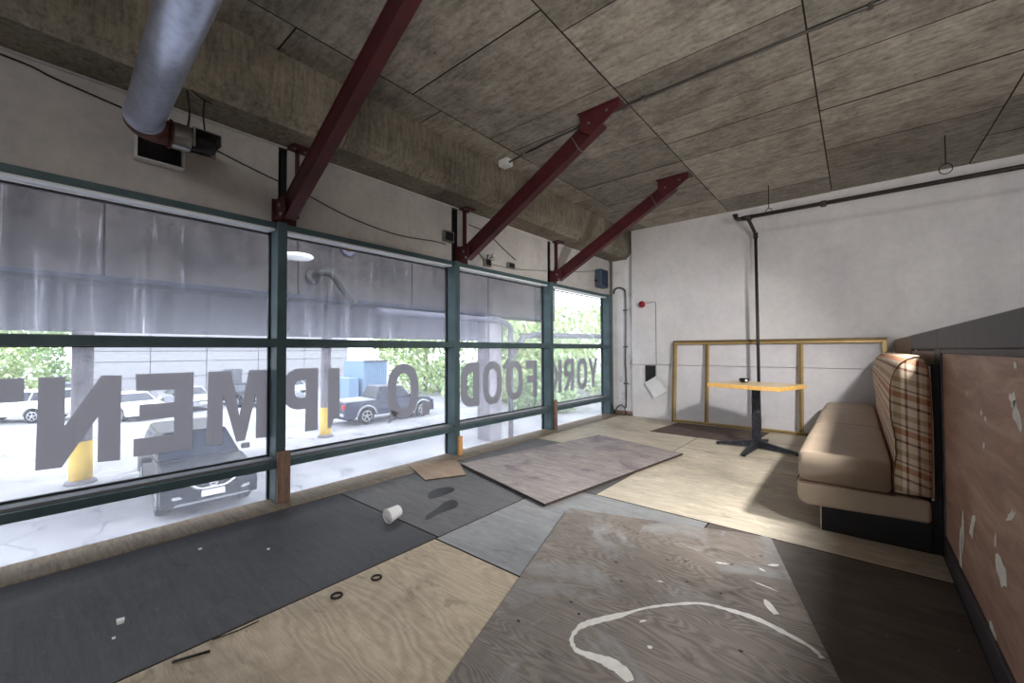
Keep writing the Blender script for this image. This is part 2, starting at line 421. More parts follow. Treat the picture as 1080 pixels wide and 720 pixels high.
def wloc(o):
    v = Vector(o.location)
    while o.parent is not None: o = o.parent; v = v + Vector(o.location)
    return v
def tag(o, label=None, cat=None, group=None, kind=None):
    if label: o['label'] = label
    if cat: o['category'] = cat
    if group: o['group'] = group
    if kind: o['kind'] = kind
    return o
def thing(name, loc, label, cat, group=None):
    o = bpy.data.objects.new(name, None); COL.objects.link(o); o.location = loc; o.empty_display_size = .1
    return tag(o, label, cat, group)
def struct(name, mb, mats, bevel=0, parent=None, seg=2):
    o = mb.build(name, mats, parent, bevel, seg)
    if parent is None: o['kind'] = 'structure'
    return o
def sempty(name, loc):
    o = bpy.data.objects.new(name, None); COL.objects.link(o); o.location = loc; o['kind'] = 'structure'; return o
def smooth_path(pts, k=6):
    P = [Vector(p) for p in pts]; out = []
    for i in range(len(P)-1):
        p0 = P[max(i-1, 0)]; p1 = P[i]; p2 = P[i+1]; p3 = P[min(i+2, len(P)-1)]
        for j in range(k):
            t = j/k
            out.append(.5*((2*p1)+(p2-p0)*t+(2*p0-5*p1+4*p2-p3)*t*t+(3*p1-p0-3*p2+p3)*t**3))
    out.append(P[-1]); return out
def arc(c, r, a0, a1, n=12):
    return [(c[0]+r*cos(a0+(a1-a0)*i/n), c[1]+r*sin(a0+(a1-a0)*i/n)) for i in range(n+1)]
def blob(cx, cy, rx, ry, n=14, seed=0, jag=.3, rot=0):
    rr = random.Random(seed); out = []
    for i in range(n):
        a = 2*pi*i/n; k = 1+rr.uniform(-jag, jag)
        x, y = rx*k*cos(a), ry*k*sin(a)
        out.append((cx+x*cos(rot)-y*sin(rot), cy+x*sin(rot)+y*cos(rot)))
    return out

# ================================================================== SETTING
YB, CZ = 6.81, 3.22           # back wall face, ceiling height
XW = -3.43                    # white upper wall face over the windows
XP = .355                     # half-wall face

struct('floor', MB().box(-3.5, 5.2, -4.2, 7.1, -.25, -.016), M['subfloor'])
# ceiling: concrete slab cast against panels, real grooves between the panels
cb = MB().box(-3.75, 5.2, -4.2, 7.1, CZ+.006, CZ+.3, 1)
cols = {(-3.05, -2.72): [-4.2, -1.6, .2, 1.1, 2.3, 3.6, 5.0, 6.9],
        (-2.72, -1.44): [-4.2, -2.6, -1.3, .05, .8, 2.0, 2.92, 3.26, 3.95, 4.62, 5.4, 6.1, 6.9],
        (-1.44, -.215): [-4.2, -3.1, -1.9, -.7, .6, 2.23, 2.99, 3.25, 3.72, 4.15, 4.62, 5.3, 6.2, 6.9],
        (-.215, 1.0): [-4.2, -2.6, -1.4, 0, 1.3, 2.6, 3.24, 3.69, 4.43, 4.75, 5.35, 5.9, 6.9],
        (1.0, 2.22): [-4.2, -2, 0, 2, 3.2, 4.3, 5.2, 6.0, 6.9], (2.22, 3.6): [-4.2, -1, 1.5, 4, 6.9], (3.6, 5.2): [-4.2, 0, 3.5, 6.9]}
g = .005
rr = random.Random(3)
for (x0, x1), ys in cols.items():
    for a, b in zip(ys, ys[1:]):
        dz = rr.uniform(0, .006)
        cb.box(x0+g, x1-g, a+g, b-g, CZ-dz, CZ+.01); cb.mi[-4:] = [1]*4
struct('ceiling', cb, [M['ceil'], M['seam']])
# downstand beam along the window wall with a chamfered arris, cast in lengths
bb = MB()
ys = [-4.2, -1.6, .52, 1.62, 3.02, 3.42, 4.6, 5.9, YB+.1]
for a, b in zip(ys, ys[1:]):
    bb.prism([(-3.75, CZ+.02), (-3.03, CZ+.02), (-3.03, 2.845), (-3.055, 2.815), (-3.09, 2.79), (-3.12, 2.755), (-3.75, 2.75)], 'y', a+.002, b-.002)
struct('ceiling_beam', bb, M['beam'])
# upper white wallboard over the windows, with slots at the steel posts
wl = MB(); z0, z1 = 2.13, 2.75
slots = [(1.262, 1.33), (3.05, 3.15), (4.90, 4.99)]
edges = [-4.2]+[e for sl in slots for e in sl]+[YB+.1]
for i in range(0, len(edges), 2):
    wl.box(XW-.02, XW, edges[i], edges[i+1], z0, z1)
wl.box(XW-.28, XW-.14, -4.2, YB+.3, z0, z1)
struct('wall_left', wl, M['plaster_dirty'])
# thin pale bead where board meets beam
struct('trim_1', MB().box(XW, XW+.012, -4.2, YB, 2.737, 2.75), M['plaster'])
# sill plank along the glass
sp_ = MB()
for a, b in ((-4.2, -1.15), (-1.147, 1.285), (1.289, 4.3), (4.303, YB+.08)):
    sp_.box(-3.50, -3.205, a, b, -.06, .004)
struct('trim_2', sp_, M['sill'], .004)
# back wall: white board in two courses with an open joint
wb = MB().box(-2.985, 5.2, YB, YB+.2, -.05, .8915).box(-2.985, 5.2, YB, YB+.2, .8985, CZ+.02).box(-2.985, 5.2, YB+.09, YB+.2, .88, .91)
struct('wall_back', wb, M['plaster'])
struct('wall_corner', MB().box(-3.52, -2.98, 6.9, 7.1, -.05, CZ+.02), M['column_conc'], .01)
struct('wall_front', MB().box(-3.75, 5.2, -4.3, -4.2, -.05, CZ+.02), M['plaster'])
struct('wall_right', MB().box(5.2, 5.3, -4.3, 7.1, -.05, CZ+.02), M['plaster'])
# panelled half wall on the right
hw = sempty('wall_partition', (XP, 3.0, 0))
MB().box(XP+.02, XP+.12, -1.6, YB, -.05, 1.15).build('core', M['black_wood'], hw)
MB().box(XP, XP+.135, -1.6, 3.362, 1.145, 1.262).build('cap_rail', M['dark_trim'], hw, .006)
MB().box(XP, XP+.135, 3.366, 4.87, 1.145, 1.262).build('cap_rail', M['dark_trim'], hw, .006)
tag(MB().box(XP+.002, XP+.135, 4.873, YB-.002, 1.1, 1.26).build('cap_rail', M['brown_wood'], hw, .006), 'bare brown wooden length of the cap rail')
MB().box(XP, XP+.02, 3.27, 3.5, -.016, 1.145).build('stile', M['dark_trim'], hw, .004)
MB().box(XP-.004, XP+.02, -1.6, 3.27, -.016, .115).build('base_rail', M['dark_trim'], hw, .006)
MB().box(XP+.002, XP+.02, -1.6, 3.27, 1.12, 1.145).build('moulding', M['dark_trim'], hw, .004)
MB().box(XP+.008, XP+.03, -1.6, 3.27, .115, 1.125).build('panel', M['panel'], hw)
MB().box(XP+.008, XP+.03, 3.5, YB-.01, 0, 1.13).build('panel', M['panel'], hw)
for (y, z, ry, rz, sd, rot) in ((1.90, .945, .05, .032, 1, .6), (1.94, .99, .03, .025, 2, 0), (2.58, .40, .028, .075, 3, .7),
        (2.80, .31, .025, .12, 4, .3), (2.855, .20, .035, .09, 5, .25), (2.13, .40, .062, .05, 6, 0), (2.20, .475, .012, .03, 7, .3),
        (2.36, .90, .016, .012, 8, 0), (2.30, .885, .016, .010, 9, 0), (2.33, .78, .014, .014, 10, 0), (2.62, .95, .01, .012, 11, 0), (2.27, .12, .05, .03, 12, 0), (1.9, 1.095, .02, .01, 13, 0), (4.55, 1.13, .05, .01, 14, 0), (2.0, .62, .05, .010, 15, -.5)):
    tag(MB().prism(blob(y, z, ry, rz, 12, sd, .35, rot), 'x', XP+.0065, XP+.012).build('paint_chip', M['chip'], hw), 'bare white chip in the brown panel')

# ------------------------------------------------------------------ windows
XF, XG = -3.36, -3.505          # front of the mullions, glass plane
MY = [-4.2, -2.41, -.57, 1.272, 3.075, 4.908, 6.735]
for i in range(len(MY)-1):
    a, b = MY[i]+.035, MY[i+1]-.035
    w = sempty('window_%d' % (i+1), (XG, (a+b)/2, 0))
    mw = .035 if i < 5 else .05
    MB().box(XG-.03, XF, b, b+2*mw, -.02, 2.132).build('mullion', M['teal'], w, .004)
    MB().box(XG-.03, XF-.04, a-.001, b+.001, 2.088, 2.132).build('header_rail', M['teal'], w, .003)
    MB().box(XG-.012, XF-.055, a, b, 2.073, 2.0882).build('glazing_bead', M['pale_alu'], w)
    MB().box(XG-.03, XF, a-.001, b+.001, 1.176, 1.236).build('transom', M['teal'], w, .003)
    MB().box(XG-.03, XF, a-.001, b+.001, .258, .312).build('lower_rail', M['teal'], w, .003)
    MB().box(XG-.01, XF-.03, a, b, .312, .33).build('glazing_bead', M['grey_alu'], w)
    gk = MB()
    for yy0, yy1 in ((a, a+.012), (b-.012, b)): gk.box(XG-.014, XG+.014, yy0, yy1, 0, 2.088)
    for zz0, zz1 in ((2.05, 2.062), (1.236, 1.243), (1.169, 1.176), (.335, .343)): gk.box(XG-.014, XG+.014, a, b, zz0, zz1)
    gk.build('gasket', M['gasket'], w)
    MB().box(XG-.004, XG, a, b, 1.236, 2.062).build('pane', M['glass_top'], w)
    MB().box(XG-.004, XG, a, b, .335, 1.176).build('pane', M['glass_mid'], w)
    MB().box(XG-.004, XG, a, b, .004, .258).build('pane', M['glass_low'], w)

# ------------------------------------------------------------------ reversed lettering stuck on the outside of the glass
def glyph(name, loops, label):
    cu = bpy.data.curves.new(name, 'CURVE'); cu.dimensions = '2D'; cu.fill_mode = 'BOTH'; cu.extrude = .0006
    for lp in loops:
        sp = cu.splines.new('POLY'); sp.points.add(len(lp)-1); sp.use_cyclic_u = True
        for p, q in zip(sp.points, lp): p.co = (q[0], q[1], 0, 1)
    tmp = bpy.data.objects.new('tmp', cu); COL.objects.link(tmp)
    dg = bpy.context.evaluated_depsgraph_get(); dg.update()
    me = bpy.data.meshes.new_from_object(tmp.evaluated_get(dg))
    bpy.data.objects.remove(tmp); bpy.data.curves.remove(cu)
    cy = sum(p[0] for p in loops[0])/len(loops[0]); cz = min(p[1] for p in loops[0])
    for v in me.vertices:
        y, z, t = v.co; v.co = (t, y-cy, z-cz)
    me.materials.clear(); me.materials.append(M['vinyl'])
    o = bpy.data.objects.new(name, me); COL.objects.link(o); o.location = (XG-.006, cy, cz)
    return tag(o, label, 'letter', 'reversed letters on the shop windows')
def ell(cy, cz, ry, rz, n=36, p=2.5):
    out = []
    for i in range(n):
        t = 2*pi*i/n; c, s = cos(t), sin(t)
        out.append((cy+ry*math.copysign(abs(c)**(2/p), c), cz+rz*math.copysign(abs(s)**(2/p), s)))
    return out
zb, zt = .475, 1.0
glyph('letter_t', [[(-.34, zt), (.01, zt), (.01, .87), (-.11, .87), (-.11, zb), (-.22, zb), (-.22, .87), (-.34, .87)]], 'grey reversed letter T cut off at the left edge of the photo')
glyph('letter_n', [[(.06, zt), (.163, zt), (.163, .715), (.31, zt), (.40, .995), (.40, .47), (.30, .478), (.30, .755), (.155, .478), (.055, .482)]], 'grey reversed letter N in front of the nearest yellow based column')
glyph('letter_e', [[(.465, zt), (.764, zt), (.762, .47), (.46, .478), (.46, .59), (.66, .588), (.66, .703), (.485, .705), (.485, .805), (.66, .803), (.66, .888), (.468, .892)]], 'grey reversed letter E above the dark car')
glyph('letter_m', [[(.845, zt), (.983, zt), (1.04, .668), (1.10, zt), (1.245, zt), (1.245, .475), (1.15, .481), (1.15, .83), (1.079, .478), (1.022, .476), (.936, .83), (.936, .474), (.84, .48)]], 'grey reversed letter M beside the mullion with the tall wood block')
def bowl(y_st, y_l, z0, z1, r=.10, n=8):
    return [(y_l+r-r*sin(pi/2*i/n), z1-r+r*cos(pi/2*i/n)) for i in range(n+1)] + [(y_l+r-r*cos(pi/2*i/n), z0+r-r*sin(pi/2*i/n)) for i in range(n+1)]
def holeloop(y_st, y_l, z0, z1, r=.04, n=6):
    return [(y_st, z1)]+bowl(y_st, y_l, z0, z1, r, n)+[(y_st, z0)]
glyph('letter_p', [[(1.62, zb), (1.62, zt)]+bowl(1.517, 1.345, .664, zt, .12)+[(1.517, .664), (1.513, zb)], holeloop(1.517, 1.43, .76, .90, .045)], 'grey reversed letter P left of the slim yellow based column')
glyph('letter_i', [[(1.705, .996), (1.81, .992), (1.813, .557), (1.757, .545), (1.736, .476), (1.703, .473)]], 'grey letter I with a torn lower corner')
qo = ell(2.478, .737, .187, .272, 48, 2.4)
glyph('letter_q', [qo, ell(2.478, .737, .088, .178, 40, 2.4)], 'grey reversed letter Q in front of the blue pickup truck')
glyph('vinyl_remnant', [[(2.712, .604), (2.81, .598), (2.842, .55), (2.81, .50), (2.80, .465), (2.715, .468)]], 'small square grey remnant of a removed letter beside the Q')['group'] = 'reversed letters on the shop windows'
# the tail of the Q joins its ring
def merge_tail():
    o = bpy.data.objects['letter_q']; me = o.data
    bm = bmesh.new(); bm.from_mesh(me)
    P = [(2.33, .56), (2.30, .43), (2.345, .452), (2.40, .495), (2.42, .53)]
    off = o.location
    a = [bm.verts.new((.0009, y-off.y, z-off.z)) for y, z in P]; b = [bm.verts.new((-.0009, y-off.y, z-off.z)) for y, z in P]
    bm.faces.new(a); bm.faces.new(b[::-1])
    for i in range(5): bm.faces.new((a[i], b[i], b[(i+1) % 5], a[(i+1) % 5]))
    bmesh.ops.recalc_face_normals(bm, faces=bm.faces); bm.to_mesh(me); bm.free()
merge_tail()
glyph('letter_d', [[(3.567, zb), (3.567, zt)]+bowl(3.46, 3.258, zb, zt, .17), holeloop(3.458, 3.365, .58, .885, .075)], 'grey reversed letter D at the left of its pane')
glyph('letter_o', [ell(3.805, .738, .178, .27), ell(3.805, .738, .08, .175)], 'grey letter O in front of the broad concrete column')
glyph('letter_o', [ell(4.235, .745, .18, .262), ell(4.235, .745, .082, .17)], 'grey letter O next to the F')
glyph('letter_f', [[(4.745, .485), (4.745, zt), (4.478, 1.003), (4.478, .885), (4.645, .885), (4.645, .79), (4.505, .79), (4.505, .69), (4.645, .69), (4.645, .49)]], 'grey reversed letter F against the third mullion')
glyph('letter_k', [[(5.387, .488), (5.387, zt), (5.285, zt), (5.285, .80), (5.17, zt), (5.05, zt), (5.20, .745), (5.04, .49), (5.165, .49), (5.285, .69), (5.285, .49)]], 'grey reversed letter K half hidden by the third mullion')
glyph('letter_r', [[(5.75, .498), (5.75, 1.005), (5.57, 1.005)]+bowl(5.65, 5.45, .715, 1.003, .10)[0:]+[(5.58, .715), (5.435, .505), (5.55, .505), (5.65, .68), (5.65, .50)], holeloop(5.65, 5.545, .80, .915, .04)], 'grey reversed letter R between the K and the last O')
glyph('letter_o', [ell(6.005, .75, .172, .258), ell(6.005, .75, .075, .165)], 'grey letter O beside the Y in the last pane')
glyph('letter_y', [[(6.211, zt), (6.318, zt), (6.38, .83), (6.44, zt), (6.547, 1.005), (6.43, .715), (6.43, .50), (6.33, .50), (6.33, .71)]], 'grey letter Y nearest the corner column')

# ================================================================== FLOOR SHEETS
def sheet(name, poly, z0, z1, mat, label, group=None, bevel=.0015, extra=None):
    cx = sum(p[0] for p in poly)/len(poly); cy = sum(p[1] for p in poly)/len(poly)
    mb = MB().prism(poly, 'z', z0, z1)
    mb.mi = [0, 0]+[1]*(len(mb.f)-2)
    o = mb.build(name, [mat, M['ply_edge']], None, bevel, 1, (cx, cy, z0))
    return tag(o, label, 'plywood sheet', group)
def rect(x0, x1, y0, y1): return [(x0, y0), (x1, y0), (x1, y1), (x0, y1)]
G = 'plywood sheets covering the floor'
ZS = -.015
sheet('plywood_sheet', rect(-3.2, -1.988, -.80, 1.652), ZS, 0, M['ply_dark'], 'black painted plywood sheet along the windows, nearest the camera', G)
sheet('plywood_sheet', rect(-1.98, -.77, -.80, 1.628), ZS, 0, M['ply_tan'], 'bare tan plywood sheet with two black rings, nearest the camera', G)
sheet('plywood_sheet', rect(-3.2, -1.988, 1.662, 2.93), ZS, 0, M['ply_grey'], 'charcoal painted plywood sheet with a wet footprint stain', G)
sheet('plywood_sheet', rect(-1.98, -.77, 1.638, 2.93), ZS, 0, M['ply_light'], 'pale grey painted plywood between the tan sheet and the stained loose sheet', G)
sheet('plywood_sheet', rect(-.762, .35, 1.5, 2.93), ZS, 0, M['ply_brown'], 'dark brown floor sheet beside the half wall, nearest the bench', G)
sheet('plywood_sheet', rect(-.765, .35, -.80, 1.495), ZS, 0, M['ply_brown'], 'dark brown floor sheet at the lower right corner of the photo', G)
sheet('plywood_sheet', rect(-3.2, -1.605, 2.94, 4.30), ZS, 0, M['ply_grey'], 'grey sheet mostly under the loose stained sheet by the windows', G)
sheet('plywood_sheet', rect(-3.2, -1.605, 4.305, 6.80), ZS, 0, M['ply_bare'], 'blond plywood sheet in the far window corner', G)
sheet('plywood_sheet', rect(-1.60, .35, 2.94, 5.0), ZS, 0, M['ply_bare'], 'blond plywood sheet in front of the table', G)
sheet('plywood_sheet', rect(-1.60, .35, 5.005, 6.80), ZS, 0, M['ply_bare'], 'blond plywood sheet under the table base', G)

# loose sheets lying on top
e1 = Vector((.305, -.952)); e2 = Vector((.952, .305))
h0 = Vector((-1.602, 2.535))
worn = [h0+Vector((.02, .0)), h0+e2*1.25, h0+e2*1.25+e1*2.44, h0+e1*2.44, h0+e1*.05]
ws = sheet('plywood_sheet', [tuple(p) for p in worn], .0005, .0138, M['ply_worn'], 'worn grey brown plywood sheet with a curved white paint line, turned askew', G)
pl_ = [(-.609, 1.351), (-.656, 1.377), (-.713, 1.381), (-.782, 1.366), (-.832, 1.361), (-.876, 1.405), (-.882, 1.487), (-.848, 1.561), (-.788, 1.659), (-.728, 1.768), (-.642, 1.874), (-.547, 1.962), (-.438, 1.991), (-.332, 1.998), (-.23, 1.971), (-.151, 1.941), (-.112, 1.899)]
pp = smooth_path([(x, y, 0) for x, y in pl_], 5); lv = []; rr = random.Random(5)
for i, p in enumerate(pp):
    t = (pp[min(i+1, len(pp)-1)]-pp[max(i-1, 0)]).normalized(); n_ = Vector((-t.y, t.x, 0))
    w_ = .0085+.008*max(0, sin(i*.21+.5))+rr.uniform(-.003, .003)
    if i < 20: w_ += .012*sin(pi*i/20)
    lv += [p+n_*w_+Vector((0, 0, .0137)), p-n_*w_+Vector((0, 0, .0137)), p-n_*w_+Vector((0, 0, .0146)), p+n_*w_+Vector((0, 0, .0146))]
pm = MB(); fs = []
for i in range(len(pp)-1):
    a, b = 4*i, 4*i+4
    fs += [(a+3, a+2, b+2, b+3), (a, a+3, b+3, b), (a+2, a+1, b+1, b+2), (a+1, a, b, b+1)]
pm.add(lv, fs)
tag(pm.build('paint_line', M['paint_drip'], ws), 'curved white paint line')
for (x, y, rx, ry, ro) in ((-.31, 2.13, .05, .018, 2.2), (-.56, 2.40, .03, .008, .4), (-.75, 2.02, .015, .006, .3), (-.35, 2.55, .025, .01, .8), (-.39, 2.46, .02, .006, 2.6), (-.36, 2.30, .05, .006, -.2), (-.7, 1.68, .02, .006, 1), (-.62, 1.55, .01, .01, 0)):
    tag(MB().prism(blob(x, y, rx, ry, 12, int(abs(x)*1000), .35, ro), 'z', .0137, .0145).build('paint_splash', M['paint_drip'], ws), 'white paint splash')
for (x, y) in ((-1.28, 2.3), (-1.05, 2.45), (-1.0, 2.05), (-.9, 1.9), (-.8, 2.25), (-.65, 2.1), (-.72, 2.3), (-.5, 2.1), (-1.0, 1.6), (-.93, 1.55), (-1.1, 1.35), (-.35, 1.75), (-.28, 1.6), (-.52, 2.42), (-.42, 2.62)):
    MB().prism(blob(x, y, .009, .006, 8, int(x*-999), .3), 'z', .0136, .0142).build('nail_hole', M['black_wood'], ws)
loose = [(-3.01, 2.80), (-1.752, 2.455), (-1.455, 4.60), (-2.62, 4.90)]
sheet('plywood_sheet', loose, .009, .029, M['ply_purple'], 'large loose purple grey stained plywood sheet in the middle of the floor', G)
sheet('plywood_scrap', [(-3.40, 2.47), (-2.915, 2.285), (-2.75, 2.62), (-3.0, 2.795), (-3.20, 2.90), (-3.34, 2.72)], .0045, .0105, M['ply_scrap'], 'small brown hardboard scrap on the floor by the second mullion', None, .001)
mt = MB().prism([(-2.24, 5.68), (-1.0, 5.66), (-.93, 6.60), (-2.16, 6.62)], 'z', .0005, .006).build('floor_mat', M['mat'], None, .002, 1, (-1.55, 6.1, .0005))
tag(mt, 'dark brown mat on the floor in front of the gold frame', 'mat')
# wet stain on the charcoal sheet: two footprints
for k_, P in enumerate(([(-2.586, 2.052), (-2.66, 2.129), (-2.677, 2.233), (-2.625, 2.321), (-2.551, 2.307), (-2.519, 2.217), (-2.517, 2.108), (-2.536, 2.04)],
        [(-2.255, 1.766), (-2.31, 1.825), (-2.336, 1.913), (-2.374, 1.998), (-2.4, 2.075), (-2.385, 2.138), (-2.313, 2.121), (-2.255, 2.049), (-2.257, 1.978), (-2.261, 1.886), (-2.243, 1.796)])):
    sm_ = smooth_path([(x, y, 0) for x, y in P+P[:1]], 4)[:-1]
    tag(MB().prism([(p.x, p.y) for p in sm_], 'z', .0002, .0008).build('wet_stain', M['stain_wet'], None, 0, 1, (P[0][0], P[0][1], .0002)),
        ('dark wet stain on the charcoal sheet, nearer the windows', 'dark wet stain on the charcoal sheet, nearer the cup')[k_], 'stain', 'wet stains on the charcoal sheet')
# small things lying about
def small(name, mb, mat, base, label, cat, group=None, bevel=0):
    return tag(mb.build(name, mat, None, bevel, 1, base), label, cat, group)
for (x, y, lab) in ((-1.873, .957, 'black rubber ring on the tan sheet, nearer the camera'), (-1.866, 1.16, 'black rubber ring on the tan sheet, farther from the camera')):
    mb = MB(); P = [(x+.023*cos(a*pi/10), y+.023*sin(a*pi/10), .006) for a in range(21)]; mb.tube(P, .005, 8, 0, False)
    small('rubber_ring', mb, M['cable'], (x, y, 0), lab, 'ring', 'black rings on the floor')
for i, (x, y, s, lab) in enumerate(((-2.403, .283, .018, 'white paper scrap standing on the black sheet near the bottom left'), (-2.926, .677, .013, 'small white paper scrap on the black sheet nearest the sill'),
        (-2.289, .251, .008, 'tiny white crumb below the paper scrap on the black sheet'), (-2.62, .93, .010, 'pale flake on the black sheet, right of the middle'), (-2.47, 1.62, .012, 'pale flake on the seam left of the cup'))):
    mb = MB().prism([(x-s, y-s*.6), (x+s*.9, y-s*.7), (x+s, y+s*.5), (x-s*.5, y+s*.8)], 'z', .0005, .004 if i else .012)
    small('paper_scrap', mb, M['paper_cup'], (x, y, 0), lab, 'scrap', 'paper scraps on the floor')
small('twig', MB().tube([(-1.94, .37, .006), (-1.91, .435, .009), (-1.90, .475, .006)], .005, 6), M['black_wood'], (-1.92, .42, 0), 'short black twig on the tan sheet near the black sheet edge', 'twig')
small('wire_offcut', MB().tube([(-1.97, .50, .004), (-1.95, .58, .006), (-1.955, .66, .004)], .0025, 6), M['cable'], (-1.96, .58, 0), 'thin black wire offcut along the edge of the tan sheet', 'wire')
# paper cup lying on its side
cu = thing('paper_cup', (-2.40, 1.62, 0), 'white paper cup lying on its side on the black floor sheet', 'cup')
tilt = Vector((.07, -.98, -.13)).normalized(); cc = Vector((-2.40, 1.62, .0535))
MB().lathe([(.0, -.040), (.034, -.040), (.036, -.044), (.037, -.040), (.047, .045), (.050, .050), (.047, .053), (.045, .045), (.034, -.034), (0, -.034)], cc, tilt, 32).build('cup_wall', M['paper_cup'], cu)
MB().lathe([(.0, .046), (.045, .046), (.045, .049), (0, .049)], cc, tilt, 32).build('lid', M['cup_in'], cu)

# wood blocks against the mullions
def block(name, y0, y1, x0, x1, z, mat, lab):
    o = MB().box(x0, x1, y0, y1, .005, z).build(name, mat, None, .003, 1, ((x0+x1)/2, (y0+y1)/2, .005))
    tag(o, lab, 'wood block', 'wood blocks at the mullion feet')
block('wood_block', 1.24, 1.33, XF+.001, XF+.035, .385, M['block_grey'], 'tall weathered grey wood block at the foot of the nearest mullion')
block('wood_block', 3.068, 3.118, XF+.001, XF+.038, .205, M['block_pine'], 'short new pine block at the foot of the second mullion')
block('wood_block', 4.925, 4.985, XF+.001, XF+.036, .43, M['block_grey'], 'tall grey wood block at the foot of the third mullion')

# ================================================================== STEEL BRACES
def brace(yc, lab):
    o = thing('steel_brace', (XW, yc, 2.14), lab, 'brace', 'red diagonal steel braces')
    a, b = Vector((-3.335, yc, 2.215)), Vector((-1.66, yc, 3.135))
    d = (b-a).normalized(); n_ = Vector((-d.z, 0, d.x)); s_ = Vector((0, 1, 0))
    mb = MB()                                      # H section: two flanges and a web
    w, h, t = .085, .15, .012
    mb.obox((a+b)/2+n_*(h/2-t/2), d*(b-a).length/2, s_*w/2, n_*t/2)
    mb.obox((a+b)/2-n_*(h/2-t/2), d*(b-a).length/2, s_*w/2, n_*t/2)
    mb.obox((a+b)/2-s_*(w/2-.014), d*(b-a).length/2, s_*.008, n_*(h/2-t))
    mb.build('diagonal', M['red'], o, .003)
    MB().prism([(XW+.004, 2.135), (XW+.014, 2.135), (XW+.014, 2.315), (XW+.004, 2.315)], 'y', yc-.085, yc+.095).build('base_plate', M['red'], o, .002)
    MB().prism([(XW+.012, 2.142), (-3.29, 2.142), (-3.23, 2.20), (-3.23, 2.29), (-3.30, 2.30), (XW+.012, 2.30)], 'y', yc-.075, yc-.058).build('gusset', M['red'], o, .002)
    MB().prism([(-1.83, 3.205), (-1.83, 3.06), (-1.73, 3.0), (-1.64, 3.045), (-1.47, 3.15), (-1.47, 3.205)], 'y', yc-.072, yc-.056).build('gusset', M['red'], o, .002)
    MB().box(-1.85, -1.46, yc-.09, yc+.09, 3.203, 3.217).build('top_plate', M['red'], o, .002)
    for (x, z) in ((-1.74, 3.10), (-1.57, 3.15)):
        MB().lathe([(0, 0), (.013, 0), (.013, .011), (0, .012)], (x, yc-.072, z), (0, -1, 0), 6, 0, False).build('bolt', M['steel'], o)
    for (x, z) in ((-3.30, 2.235), (-3.27, 2.165)):
        MB().lathe([(0, 0), (.013, 0), (.013, .011), (0, .012)], (x, yc-.075, z), (0, -1, 0), 6, 0, False).build('bolt', M['steel'], o)
    if yc < 2: return o
    mb = MB(); c = Vector((-1.90, yc, 3.0)); P = []
    for (i, j) in ((-1, -1), (1, -1), (1, 1), (-1, 1), (-1, -1)): P.append(c+s_*i*(w/2+.004)+n_*j*(h/2+.004))
    mb.tube(P, .003, 6); mb.build('wire_tie', M['cable_grey'], o)
    return o
brace(1.30, 'dark red diagonal steel brace nearest the camera, rising out of the photo')
brace(3.19, 'dark red diagonal steel brace in the middle, with the conduit behind its top')
brace(5.03, 'dark red diagonal steel brace farthest, nearest the back wall')
def post(yc, lab):
    o = thing('steel_post', (XW, yc, 2.30), lab, 'post', 'red steel posts over the mullions')
    MB().box(XW-.045, XW+.055, yc+.055, yc+.068, 2.19, 2.735).build('flange', M['red'], o, .002)
    MB().box(XW-.12, XW-.05, yc-.03, yc+.02, 2.14, 2.74).build('web', M['dark_metal'], o, .002)
    MB().box(XW-.03, XW+.13, yc-.01, yc+.14, 2.735, 2.748).build('top_plate', M['red'], o, .002)
    for dy in (.02, .10):
        MB().lathe([(0, 0), (.013, 0), (.013, .012), (0, .013)], (XW+.08, yc+dy, 2.735), (0, 0, -1), 6, 0, False).build('bolt', M['steel'], o)
post(1.33, 'red steel post stub behind the nearest brace, over the first mullion')
post(3.16, 'red steel post stub behind the middle brace, over the second mullion')
post(5.02, 'red steel post stub behind the farthest brace, over the third mullion')

# ================================================================== DUCT AND FAN
du = thing('flue_duct', (-3.1, .41, 2.45), 'silver galvanised round duct crossing the top left of the photo', 'duct')
a, b = Vector((-3.05, .42, 2.456)), Vector((.9, .30, 2.554))
r0 = .088
MB().tube([a+(b-a)*t for t in (0, .25, .5, .75, 1)], r0, 32).build('pipe', M['duct'], du)
for t in (.002, .46): MB().tube([a+(b-a)*t, a+(b-a)*(t+.006)], r0+.004, 32).build('collar', M['duct'], du)
seg = MB(); pts = [a+Vector((.01, 0, 0))]
for i in range(1, 7):
    an = pi/2*i/6; pts.append(Vector((a.x-.10*sin(an), a.y+.135*(1-cos(an)), a.z-.006*i/6)))
seg.tube(pts, [r0+.002, r0+.002, r0+.001, r0-.002, r0-.008, r0-.014, r0-.02], 28)
tag(seg.build('elbow', M['rust'], du), 'rusty brown elbow')
MB().tube([(-1.2, .35, 2.5), (-1.2, .35, CZ)], .004, 6).build('hanger_wire', M['dark_metal'], du)
MB().tube([(.5, .30, 2.6), (.5, .30, CZ)], .004, 6).build('hanger_wire', M['dark_metal'], du)
fn = thing('exhaust_fan', (XW, .62, 2.42), 'small exhaust fan with motor on the wall at the end of the silver duct', 'fan')
MB().lathe([(0, 0), (.075, 0), (.078, .01), (.078, .085), (.075, .095), (0, .095)], (-3.15, .555, 2.452), (0, 1, 0), 28).build('housing', M['steel'], fn)
tag(MB().lathe([(.07, 0), (.085, .002), (.085, .012), (.07, .014)], (-3.15, .545, 2.452), (0, 1, 0), 28).build('flange_ring', M['rust'], fn), 'rusty ring')
MB().lathe([(0, 0), (.03, 0), (.05, .01), (.052, .11), (.04, .125), (0, .125)], (-3.15, .655, 2.452), (0, 1, 0), 20).build('motor', M['dark_metal'], fn)
